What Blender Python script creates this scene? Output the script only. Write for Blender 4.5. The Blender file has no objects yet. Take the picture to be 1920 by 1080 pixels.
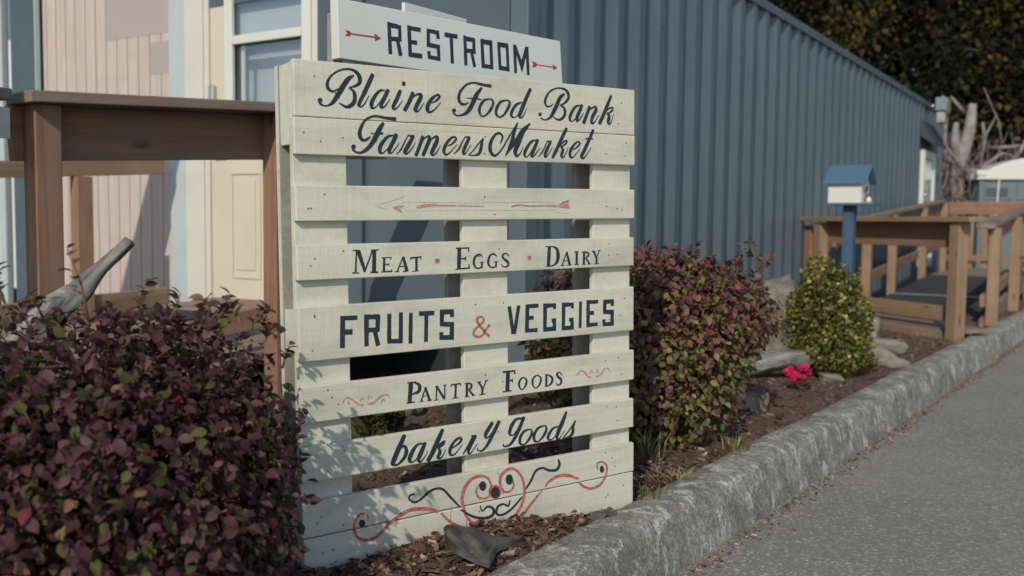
import bpy, math, random
import numpy as np
from mathutils import Matrix, Vector
rng = np.random.default_rng(7); random.seed(7)
S = bpy.context.scene
COL = S.collection
# ---------------------------------------------------------------- camera, sky, sun, exposure
EYE = Vector((0, 0, .97)); F = 1800.0
PITCH, ROLL = math.radians(4.0), .0115
FW = Vector((0, math.cos(PITCH), -math.sin(PITCH))); U0 = Vector((0, math.sin(PITCH), math.cos(PITCH))); R0 = Vector((1, 0, 0))
RT = R0*math.cos(ROLL) + U0*math.sin(ROLL); UP = -R0*math.sin(ROLL) + U0*math.cos(ROLL)
cam = bpy.data.cameras.new('camera'); co = bpy.data.objects.new('camera', cam); COL.objects.link(co); S.camera = co
cam.sensor_width = 36; cam.lens = F/1920*36; cam.clip_start = .05; cam.clip_end = 500
co.matrix_world = Matrix(((RT.x, UP.x, -FW.x, EYE.x), (RT.y, UP.y, -FW.y, EYE.y), (RT.z, UP.z, -FW.z, EYE.z), (0, 0, 0, 1)))
cam.dof.use_dof = True; cam.dof.focus_distance = 2.5; cam.dof.aperture_fstop = 3.3
SUN = Vector((-.43, -1.515, 1.06)).normalized()
W = bpy.data.worlds.new('World'); S.world = W; W.use_nodes = True
nt = W.node_tree; sky = nt.nodes.new('ShaderNodeTexSky'); sky.sky_type = 'NISHITA'; sky.sun_disc = False
sky.sun_elevation = math.asin(SUN.z); sky.sun_rotation = math.atan2(SUN.x, SUN.y); sky.air_density = 1.0; sky.dust_density = .6; sky.ozone_density = 1.5
nt.links.new(sky.outputs[0], nt.nodes['Background'].inputs[0]); nt.nodes['Background'].inputs[1].default_value = .15
sl = bpy.data.lights.new('sun', 'SUN'); so = bpy.data.objects.new('sun', sl); COL.objects.link(so)
sl.energy = 3.3; sl.angle = math.radians(.5); sl.color = (1, .92, .77)
so.rotation_euler = SUN.to_track_quat('Z', 'Y').to_euler()
S.view_settings.view_transform = 'Standard'; S.view_settings.look = 'None'; S.view_settings.exposure = -.15
S.view_settings.gamma = 1
S.cycles.max_bounces = 6; S.cycles.use_denoising = True

# ---------------------------------------------------------------- helpers
def at(x, y, Y):
    r = RT*((x-960)/F) - UP*((y-540)/F) + FW
    return EYE + r*(Y/r.y)
def atz(x, y, z):
    r = RT*((x-960)/F) - UP*((y-540)/F) + FW
    return EYE + r*((z-EYE.z)/r.z)
def wm(o):
    return (wm(o.parent) @ o.matrix_basis) if o.parent else o.matrix_basis.copy()
def tag(o, label=None, cat=None, group=None, kind=None):
    if label: o['label'] = label
    if cat: o['category'] = cat
    if group: o['group'] = group
    if kind: o['kind'] = kind
    return o
def thing(name, label, cat, mat=None, group=None):
    o = bpy.data.objects.new(name, None); COL.objects.link(o); o.empty_display_size = .1
    if mat is not None: o.matrix_basis = mat if isinstance(mat, Matrix) else Matrix.Translation(mat)
    return tag(o, label, cat, group)
def frame(o, x, y, z):
    return Matrix(((x[0], y[0], z[0], o[0]), (x[1], y[1], z[1], o[1]), (x[2], y[2], z[2], o[2]), (0, 0, 0, 1)))
class MB:
    def __init__(s): s.v = []; s.f = []; s.m = []; s.sm = []
    def add(s, vs, fs, m=0, sm=False):
        b = len(s.v); s.v += [tuple(p) for p in vs]
        for q in fs: s.f.append([b+i for i in q]); s.m.append(m); s.sm.append(sm)
        return s
    def box(s, x0, x1, y0, y1, z0, z1, m=0):
        return s.add([(x0,y0,z0),(x1,y0,z0),(x1,y1,z0),(x0,y1,z0),(x0,y0,z1),(x1,y0,z1),(x1,y1,z1),(x0,y1,z1)],
              [(0,3,2,1),(4,5,6,7),(0,1,5,4),(1,2,6,5),(2,3,7,6),(3,0,4,7)], m)
    def prism(s, poly, y0, y1, m=0, axis='y'):
        n = len(poly)
        if axis == 'y': a = [(p[0], y0, p[1]) for p in poly]; b = [(p[0], y1, p[1]) for p in poly]
        elif axis == 'x': a = [(y0, p[0], p[1]) for p in poly]; b = [(y1, p[0], p[1]) for p in poly]
        else: a = [(p[0], p[1], y0) for p in poly]; b = [(p[0], p[1], y1) for p in poly]
        return s.add(a+b, [tuple(range(n))[::-1], tuple(range(n, 2*n))] + [(i, (i+1) % n, n+(i+1) % n, n+i) for i in range(n)], m)
    def tube(s, pts, rad, n=8, m=0, cap=True, sm=True):
        pts = [Vector(p) for p in pts]; k = len(pts)
        if not hasattr(rad, '__len__'): rad = [rad]*k
        vs = []; ref = None
        for i, p in enumerate(pts):
            t = (pts[min(i+1, k-1)]-pts[max(i-1, 0)]).normalized()
            if ref is None: ref = Vector((0, 0, 1)) if abs(t.z) < .9 else Vector((1, 0, 0))
            a = (ref - t*ref.dot(t)).normalized(); ref = a; b = t.cross(a)
            for j in range(n):
                w = 2*math.pi*j/n; vs.append(p + (a*math.cos(w)+b*math.sin(w))*rad[i])
        fs = [(i*n+j, i*n+(j+1) % n, (i+1)*n+(j+1) % n, (i+1)*n+j) for i in range(k-1) for j in range(n)]
        if cap: fs += [tuple(range(n))[::-1], tuple((k-1)*n+j for j in range(n))]
        return s.add(vs, fs, m, sm)
    def grid(s, fn, nu, nv, m=0, sm=True):
        vs = [fn(i/(nu-1), j/(nv-1)) for j in range(nv) for i in range(nu)]
        return s.add(vs, [(j*nu+i, j*nu+i+1, (j+1)*nu+i+1, (j+1)*nu+i) for j in range(nv-1) for i in range(nu-1)], m, sm)
    def build(s, name, mats, parent=None, M=None, bevel=0, smooth=False):
        me = bpy.data.meshes.new(name); me.from_pydata(s.v, [], s.f)
        for mt in (mats if isinstance(mats, (list, tuple)) else [mats]): me.materials.append(mt)
        me.polygons.foreach_set('material_index', s.m); me.polygons.foreach_set('use_smooth', [x or smooth for x in s.sm]); me.update()
        o = bpy.data.objects.new(name, me); COL.objects.link(o)
        if parent: o.parent = parent
        if M is not None: o.matrix_basis = M
        if bevel:
            b = o.modifiers.new('bevel', 'BEVEL'); b.width = bevel; b.segments = 2; b.limit_method = 'ANGLE'; b.angle_limit = .6
        return o
def place(o, parent, Mw):
    o.parent = parent; o.matrix_basis = wm(parent).inverted() @ Mw; return o
def board(name, p, q, w, h, mat, parent, bevel=.004, upv=(0, 0, 1), ends=(0, 0)):
    """lumber from p to q (centre line); w across, h along upv; its own x axis runs along the grain"""
    p = Vector(p); q = Vector(q); x = (q-p); L = x.length; x.normalize(); u = Vector(upv); z = (u - x*u.dot(x)).normalized(); y = z.cross(x)
    b = MB().box(0, L, -w/2, w/2, -h/2, h/2)
    o = b.build(name, mat, None, None, bevel)
    return place(o, parent, frame(p, x, y, z))

# ---------------------------------------------------------------- materials
def nn(t, typ, **kw):
    n = t.nodes.new(typ)
    for k, v in kw.items(): setattr(n, k, v)
    return n
def newmat(name, rough=.6, spec=.35):
    m = bpy.data.materials.new(name); m.use_nodes = True; t = m.node_tree; b = t.nodes['Principled BSDF']
    b.inputs['Roughness'].default_value = rough; b.inputs['Specular IOR Level'].default_value = spec
    return m, t, b
def coords(t, scale=(1, 1, 1), rand=True, typ='Object'):
    tc = nn(t, 'ShaderNodeTexCoord'); mp = nn(t, 'ShaderNodeMapping'); mp.inputs['Scale'].default_value = scale
    t.links.new(tc.outputs[typ], mp.inputs[0])
    if rand:
        oi = nn(t, 'ShaderNodeObjectInfo'); mu = nn(t, 'ShaderNodeMath', operation='MULTIPLY'); mu.inputs[1].default_value = 37.0
        t.links.new(oi.outputs['Random'], mu.inputs[0]); t.links.new(mu.outputs[0], mp.inputs['Location'])
    return mp.outputs[0]
def noise(t, vec, scale, detail=4, rough=.6, dist=0):
    n = nn(t, 'ShaderNodeTexNoise'); n.inputs['Scale'].default_value = scale; n.inputs['Detail'].default_value = detail
    n.inputs['Roughness'].default_value = rough; n.inputs['Distortion'].default_value = dist
    t.links.new(vec, n.inputs['Vector']); return n.outputs['Fac']
def ramp(t, fac, stops):
    r = nn(t, 'ShaderNodeValToRGB'); e = r.color_ramp.elements
    while len(e) < len(stops): e.new(.5)
    for i, (p, c) in enumerate(stops):
        e[i].position = p; e[i].color = (c[0], c[1], c[2], 1) if hasattr(c, '__len__') else (c, c, c, 1)
    t.links.new(fac, r.inputs[0]); return r.outputs[0]
def mix(t, fac, a, b, blend='MIX'):
    m = nn(t, 'ShaderNodeMix', data_type='RGBA', blend_type=blend)
    if isinstance(fac, (int, float)): m.inputs[0].default_value = fac
    else: t.links.new(fac, m.inputs[0])
    for i, c in ((6, a), (7, b)):
        if isinstance(c, (tuple, list)): m.inputs[i].default_value = (*c[:3], 1)
        else: t.links.new(c, m.inputs[i])
    return m.outputs[2]
def bump(t, b, h, strength=.3, dist=.002):
    n = nn(t, 'ShaderNodeBump'); n.inputs['Strength'].default_value = strength; n.inputs['Distance'].default_value = dist
    t.links.new(h, n.inputs['Height']); t.links.new(n.outputs[0], b.inputs['Normal'])
def c3(c, k): return tuple(x*k for x in c)
def plain(name, col, rough=.6, var=.15, scale=6, bmp=.15, bscale=60, spec=.35, dirt=None, dirt_amt=.5, metal=0):
    m, t, b = newmat(name, rough, spec); v = coords(t)
    c = ramp(t, noise(t, v, scale, 5), [(.3, c3(col, 1-var)), (.7, c3(col, 1+var))])
    if dirt:
        f = ramp(t, noise(t, v, scale*.6, 6, .7), [(.48, 0), (.72, dirt_amt)]); c = mix(t, f, c, dirt)
    t.links.new(c, b.inputs['Base Color']); b.inputs['Metallic'].default_value = metal
    if bmp: bump(t, b, noise(t, v, bscale, 4), bmp)
    return m
def wood(name, a, b_, rough=.75, gx=1.2, gy=28, grey=None, grey_amt=.5, bmp=.35, knots=True):
    m, t, b = newmat(name, rough, .25); v = coords(t, (gx, gy, gy)); v1 = coords(t)
    c = ramp(t, noise(t, v, 1.0, 6, .65, .6), [(.28, a), (.72, b_)])
    c = mix(t, ramp(t, noise(t, v1, 3.5, 3), [(.35, 0), (.75, .5)]), c, c3(a, .8))
    if knots:
        vo = nn(t, 'ShaderNodeTexVoronoi'); vo.inputs['Scale'].default_value = 1.0; vk = coords(t, (3.0, 9, 9)); t.links.new(vk, vo.inputs['Vector'])
        c = mix(t, ramp(t, vo.outputs['Distance'], [(.05, .8), (.16, 0)]), c, c3(a, .35))
    if grey: c = mix(t, ramp(t, noise(t, coords(t, (gx*2, gy*.5, gy*.5)), 1, 5), [(.4, 0), (.65, grey_amt)]), c, grey)
    t.links.new(c, b.inputs['Base Color']); bump(t, b, noise(t, coords(t, (gx*2, gy*4, gy*4)), 1, 5), bmp, .0015)
    return m
def painted(name, col, wear, under, rough=.55, gx=2, gy=60, bmp=.5, grime=(.30, .30, .26)):
    """hand-painted sawn wood: grain relief, faint grime along the grain, tiny worn spots"""
    m, t, b = newmat(name, rough, .3); v = coords(t, (gx, gy, gy)); v1 = coords(t)
    g = noise(t, v, 1, 6, .7, .3)
    c = ramp(t, g, [(.25, c3(col, .93)), (.7, c3(col, 1.04))])
    c = mix(t, ramp(t, noise(t, coords(t, (4, 10, 10)), 1, 6, .7), [(.46, 0), (.75, .6)]), c, grime)
    c = mix(t, ramp(t, noise(t, coords(t, (1.2, 55, 55)), 1, 7, .75, .5), [(.60, 0), (.68, .35)]), c, c3(grime, .8))
    w = nn(t, 'ShaderNodeMath', operation='MULTIPLY'); t.links.new(ramp(t, noise(t, coords(t, (5, 40, 40)), 1, 6, .75), [(.66, 0), (.76, wear)]), w.inputs[0]); w.inputs[1].default_value = 1
    c = mix(t, w.outputs[0], c, under)
    c = mix(t, ramp(t, noise(t, coords(t, (13, 13, 9)), 1, 3, .6), [(.735, 0), (.79, .6)]), c, (.40, .27, .12))
    t.links.new(c, b.inputs['Base Color'])
    h = nn(t, 'ShaderNodeMath', operation='ADD'); t.links.new(g, h.inputs[0]); t.links.new(noise(t, coords(t, (130, 6, 12)), 1, 3), h.inputs[1])
    bump(t, b, h.outputs[0], bmp, .0012)
    return m
def leafmat(name, col, var=.3, rough=.6, trans=.25, spec=.22):
    m, t, b = newmat(name, rough, spec); g = nn(t, 'ShaderNodeNewGeometry')
    r = ramp(t, g.outputs['Random Per Island'], [(0, c3(col, 1-var)), (1, c3(col, 1+var))])
    t.links.new(r, b.inputs['Base Color'])
    tr = nn(t, 'ShaderNodeBsdfTranslucent'); t.links.new(r, tr.inputs[0]); mx = nn(t, 'ShaderNodeMixShader'); mx.inputs[0].default_value = trans
    out = t.nodes['Material Output']; t.links.new(b.outputs[0], mx.inputs[1]); t.links.new(tr.outputs[0], mx.inputs[2]); t.links.new(mx.outputs[0], out.inputs[0])
    return m
# ---------------------------------------------------------------- foliage
def leaf_object(name, P, N, T, SZ, MI, mats, parent=None, wide=.5, simple=False, curl=.25):
    """one mesh of many separate leaves: P base points, N leaf normals, T leaf directions (numpy n x 3)"""
    n = len(P); T = T/np.linalg.norm(T, axis=1)[:, None]; N = N - T*(N*T).sum(1)[:, None]; N /= np.linalg.norm(N, axis=1)[:, None]+1e-9
    B = np.cross(N, T); SZ = SZ[:, None]
    if simple:
        prof = [(0, 0, 0), (.45, .5, .06), (.45, -.5, .06), (1, 0, -.1), (.45, 0, -.04)]
        faces = [(0, 2, 4), (0, 4, 1), (4, 2, 3), (4, 3, 1)]
    else:
        prof = [(0, 0, 0), (.22, .40, .07), (.22, 0, 0), (.22, -.40, .07), (.5, .5, .06), (.5, 0, -.02), (.5, -.5, .06), (.78, .3, -.02), (.78, 0, -.08), (.78, -.3, -.02), (1, 0, -.2)]
        faces = [(0, 2, 1), (0, 3, 2), (1, 2, 5, 4), (2, 3, 6, 5), (4, 5, 8, 7), (5, 6, 9, 8), (7, 8, 10), (8, 9, 10)]
    k = len(prof); V = np.empty((n, k, 3))
    for i, (a, b, c) in enumerate(prof): V[:, i] = P + T*SZ*a + B*SZ*(b*2*wide) + N*SZ*(c*curl*4)
    fl = np.array([i for f in faces for i in f]); ln = np.array([len(f) for f in faces])
    me = bpy.data.meshes.new(name); me.vertices.add(n*k); me.vertices.foreach_set('co', V.ravel())
    me.loops.add(n*len(fl)); me.loops.foreach_set('vertex_index', (np.arange(n)[:, None]*k+fl[None]).ravel())
    me.polygons.add(n*len(faces)); tot = np.tile(ln, n); me.polygons.foreach_set('loop_start', np.concatenate([[0], np.cumsum(tot)[:-1]])); me.polygons.foreach_set('loop_total', tot)
    for mt in mats: me.materials.append(mt)
    me.polygons.foreach_set('material_index', np.repeat(MI, len(faces)).astype(int)); me.polygons.foreach_set('use_smooth', [True]*(n*len(faces)))
    me.update(calc_edges=True); me.validate()
    o = bpy.data.objects.new(name, me); COL.objects.link(o)
    if parent: o.parent = parent; o.matrix_basis = wm(parent).inverted()
    return o
def blob_points(blobs, n, lo=.45, zmin=None):
    """random points in a union of ellipsoids, mostly near their skin; returns points and outward directions"""
    vol = np.array([b[3]*b[4]*b[5] for b in blobs]); vol = vol**.8; ids = rng.choice(len(blobs), n, p=vol/vol.sum())
    d = rng.normal(size=(n, 3)); d /= np.linalg.norm(d, axis=1)[:, None]
    r = lo + (1-lo)*rng.random(n)**.55
    Bc = np.array([b[:3] for b in blobs])[ids]; Br = np.array([b[3:6] for b in blobs])[ids]
    P = Bc + d*Br*r[:, None]; N = d/Br; N /= np.linalg.norm(N, axis=1)[:, None]
    if zmin is not None:
        k = P[:, 2] > zmin; P, N, r = P[k], N[k], r[k]
    return P, N, r
def leaf_dirs(N, droop=.5, jit=.6):
    n = len(N); T = N*.5 + rng.normal(size=(n, 3))*jit; T[:, 2] -= droop
    Nn = N*.8 + rng.normal(size=(n, 3))*.45; Nn[:, 2] += .5
    return Nn, T

# ================================================================ materials of the place
M_asph, t, b = newmat('asphalt', .85, .3)
v = coords(t, (1, 1, 1), False)
vo = nn(t, 'ShaderNodeTexVoronoi'); vo.inputs['Scale'].default_value = 125; t.links.new(v, vo.inputs['Vector'])
sep = nn(t, 'ShaderNodeSeparateColor'); t.links.new(vo.outputs['Color'], sep.inputs[0])
c = ramp(t, sep.outputs[0], [(0, (.185, .178, .155)), (.5, (.235, .225, .195)), (.84, (.29, .275, .23)), (.93, (.44, .42, .36)), (1, (.55, .51, .42))])
c = mix(t, ramp(t, noise(t, v, 1.1, 6, .7), [(.35, .0), (.7, .4)]), c, (.205, .195, .17))
c = mix(t, ramp(t, noise(t, v, 420, 2), [(.42, 0), (.62, .45)]), c, (.13, .127, .112))
c = mix(t, ramp(t, noise(t, coords(t, (.5, .5, 1), False), 1.7, 7, .75, .6), [(.50, 0), (.60, .25)]), c, (.30, .28, .235))
t.links.new(c, b.inputs['Base Color'])
h = nn(t, 'ShaderNodeMath', operation='ADD'); t.links.new(vo.outputs['Distance'], h.inputs[0]); t.links.new(noise(t, v, 300, 3), h.inputs[1]); bump(t, b, h.outputs[0], .55, .004)

M_kerb, t, b = newmat('kerb_concrete', .9, .2)
v = coords(t, (1, 1, 1), False)
c = ramp(t, noise(t, v, 38, 8, .82), [(.34, (.12, .12, .105)), (.46, (.27, .265, .22)), (.56, (.42, .40, .325)), (.68, (.60, .57, .47))])
c = mix(t, ramp(t, noise(t, v, 6, 7, .75, .6), [(.43, 0), (.57, .75)]), c, (.15, .15, .128))
c = mix(t, ramp(t, noise(t, coords(t, (11, 11, 6), False), 1.3, 9, .8, .35), [(.54, 0), (.58, .75)]), c, (.68, .665, .57))
c = mix(t, ramp(t, noise(t, v, 9, 5, .65), [(.58, 0), (.70, .45)]), c, (.30, .24, .13))
c = mix(t, ramp(t, noise(t, v, 120, 4, .7), [(.40, .6), (.48, 0)]), c, (.08, .08, .075))
c = mix(t, ramp(t, noise(t, v, 210, 2, .5), [(.58, 0), (.68, .35)]), c, (.70, .68, .58))
t.links.new(c, b.inputs['Base Color'])
h = nn(t, 'ShaderNodeMath', operation='ADD'); t.links.new(noise(t, v, 70, 6, .7), h.inputs[0]); t.links.new(noise(t, v, 260, 3), h.inputs[1]); bump(t, b, h.outputs[0], .8, .006)

M_soil, t, b = newmat('bark_mulch_soil', .95, .1)
v = coords(t, (1, 1, 1), False)
vo = nn(t, 'ShaderNodeTexVoronoi'); vo.inputs['Scale'].default_value = 75; vo.inputs['Randomness'].default_value = 1
t.links.new(mix(t, .35, v, noise(t, v, 30, 3)), vo.inputs['Vector']); sep = nn(t, 'ShaderNodeSeparateColor'); t.links.new(vo.outputs['Color'], sep.inputs[0])
c = ramp(t, sep.outputs[1], [(0, (.085, .055, .042)), (.5, (.19, .125, .09)), (.85, (.31, .215, .16)), (1, (.46, .37, .29))])
c = mix(t, ramp(t, noise(t, v, 2.2, 5), [(.4, 0), (.7, .5)]), c, (.18, .125, .092))
t.links.new(c, b.inputs['Base Color']); h = nn(t, 'ShaderNodeMath', operation='ADD'); t.links.new(vo.outputs['Distance'], h.inputs[0]); t.links.new(noise(t, v, 120, 4), h.inputs[1]); bump(t, b, h.outputs[0], .9, .012)
M_chip = [plain('chip_%s' % k, c_, .9, .3, 40, .5, 150, .1) for k, c_ in (('dark', (.06, .036, .028)), ('brown', (.125, .075, .055)), ('tan', (.22, .145, .105)), ('pale', (.38, .30, .23)))]
M_field = plain('dry_grass_field', (.16, .15, .07), .95, .3, 3, .6, 30, .1, (.10, .12, .045), .8)

CREAM = (.60, .585, .475)
M_slat = painted('cream_painted_slat', CREAM, .35, (.36, .34, .28), bmp=.85)
M_slatv = painted('cream_painted_upright', (.60, .595, .48), .2, (.40, .36, .26), gx=60, gy=60)
M_bare = wood('weathered_bare_wood', (.25, .235, .21), (.38, .355, .32), gx=40, gy=40, knots=False)
M_hole = plain('nail_hole', (.13, .115, .09), .8, .2, 9, 0)
M_rust = plain('rust_stain', (.42, .26, .09), .8, .35, 60, 0)
def paintmat(name, col, board_col, lo, hi, sc=140):
    m, t, b = newmat(name, .5, .35); v = coords(t, (1, 1, 1), False)
    f = ramp(t, noise(t, v, sc, 5, .7), [(lo, 0), (hi, 1)]); t.links.new(mix(t, f, col, board_col), b.inputs['Base Color']); return m
M_ink = paintmat('navy_black_lettering', (.020, .030, .045), (.26, .26, .24), .60, .76, 95)
M_red = paintmat('red_brush_paint', (.40, .07, .06), (.58, .33, .27), .42, .75, 110)
M_redw = paintmat('sign_red_paint', (.45, .035, .05), (.5, .1, .1), .6, .8)
M_faded = paintmat('faded_red_paint', (.44, .20, .165), (.60, .50, .41), .46, .74, 90)
M_pencil = paintmat('pencil_line', (.30, .30, .29), (.62, .61, .51), .40, .62, 60)
M_white = plain('white_enamel_board', (.64, .655, .62), .45, .03, 5, .05, 60, .4)
INK = dict(k=0, r=1, f=2, g=3)

# ================================================================ ground, road, kerb
E1 = Vector((math.sin(math.radians(35)), math.cos(math.radians(35)), 0)); EN = Vector((E1.y, -E1.x, 0))   # along kerb / towards road
KP = Vector((.364, 2.742, 0))                                     # a point on the kerb's inner top edge
def kpt(s, d, z): p = KP + E1*s + EN*d; return (p.x, p.y, z)
mb = MB().add([kpt(-14, -.02+.1, 0), kpt(70, .08, 0), kpt(70, 40, 0), kpt(-14, 40, 0)], [(0, 1, 2, 3)])
tag(mb.build('road', M_asph), kind='structure')
mb = MB().add([(-150, -60, -.06), (150, -60, -.06), (150, 260, -.06), (-150, 260, -.06)], [(0, 1, 2, 3)])
tag(mb.build('ground', M_field), kind='structure')
prof = [(-.02, -.05), (-.004, .130), (0, .158), (.010, .167), (.06, .170), (.112, .168), (.130, .162), (.142, .150), (.149, .130), (.172, .03), (.180, -.05)]
mb = MB(); ss = np.concatenate([np.arange(-4, 8, .035), np.arange(8, 40, .25)]); n = len(prof)
vs = []; ph = rng.random(6)*6
for i, s in enumerate(ss):
    for (d, z) in prof:
        w = .004*math.sin(s*2.1+ph[0]) + .003*math.sin(s*5.7+ph[1]) + rng.normal()*.0012
        vs.append(kpt(s, d+w, z + rng.normal()*.0012*(z > 0) + .003*math.sin(s*3.3+ph[2])*(z > .1)))
mb.add(vs, [(i*n+j, (i+1)*n+j, (i+1)*n+j+1, i*n+j+1) for i in range(len(ss)-1) for j in range(n-1)], 0, True)
tag(mb.build('kerb', M_kerb), kind='structure')
def soil_z(s, d):
    z = .148 + .014*math.sin(s*2.3+1)*math.sin(d*3.1) + .008*math.sin(s*7+d*5)
    z += .03*math.exp(-((s+.55)/.45)**2 - ((d+.12)/.16)**2)          # little heap of bark in front of the sign
    z -= .02*math.exp(-((d)/.05)**2)
    return z
mb = MB(); us = np.concatenate([np.arange(-4, 8, .05), np.arange(8, 50, 1.)]); ds = np.concatenate([-np.arange(0, 3, .05), -np.arange(3, 40, 1.)])
vs = [kpt(s, d, (soil_z(s, d) + rng.normal()*.003) if (s < 8 and d > -3) else .14) for s in us for d in ds]
nd = len(ds)
mb.add(vs, [(i*nd+j, i*nd+j+1, (i+1)*nd+j+1, (i+1)*nd+j) for i in range(len(us)-1) for j in range(nd-1)], 0, True)
tag(mb.build('planting_bed', M_soil), kind='structure')
# bark chips strewn over the bed, thickest in front of the sign
def chips(name, pts, lo, hi, mats, wts, flat=.25):
    mb = MB()
    for (x, y, z) in pts:
        L = lo + (hi-lo)*random.random()**2; w = L*random.uniform(.3, .7); h = L*random.uniform(.1, flat)
        R = Matrix.Rotation(random.random()*6.28, 3, 'Z') @ Matrix.Rotation(random.gauss(0, .45), 3, 'X') @ Matrix.Rotation(random.gauss(0, .4), 3, 'Y')
        q = [(a*L/2*random.uniform(.6, 1.1), b_*w/2*random.uniform(.5, 1.1), c_*h/2*random.uniform(.5, 1.1)) for c_ in (-1, 1) for (a, b_) in ((-1, -1), (1, -1), (1, 1), (-1, 1))]
        mb.add([Vector((x, y, z)) + R @ Vector(p) for p in q], [(0, 3, 2, 1), (4, 5, 6, 7), (0, 1, 5, 4), (1, 2, 6, 5), (2, 3, 7, 6), (3, 0, 4, 7)], random.choices(range(len(mats)), wts)[0])
    return mb.build(name, mats)
pts = []
for i in range(11000):
    s = random.uniform(-2.3, .5); d = -abs(random.gauss(0, .35))-.01; pts.append(kpt(s, d, soil_z(s, d)+random.uniform(-.002, .012)))
for i in range(8000):
    s = .3 + 5.5*random.random()**1.2; d = -random.uniform(.0, 1.6); pts.append(kpt(s, d, soil_z(s, d)+random.uniform(-.004, .006)))
tag(chips('bark_mulch', pts, .006, .034, M_chip, (5, 6, 2, .5)), 'coarse brown bark chips spread over the planting bed', 'mulch', kind='stuff')
pts = []
for i in range(420):
    s = random.uniform(-.6, 9); d = .185+abs(random.gauss(0, .05)) if random.random() < .85 else random.uniform(.2, 1.2); pts.append(kpt(s, d, random.uniform(.002, .006)))
for i in range(3500):
    s = random.uniform(-1.2, 7); d = .182+abs(random.gauss(0, .028)); pts.append(kpt(s, d, random.uniform(.0, .003)))
tag(chips('leaf_litter', pts, .003, .018, M_chip, (2, 3, 5, 1), .2), 'dry leaf bits and grit along the foot of the kerb', 'leaf litter', kind='stuff')

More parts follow.
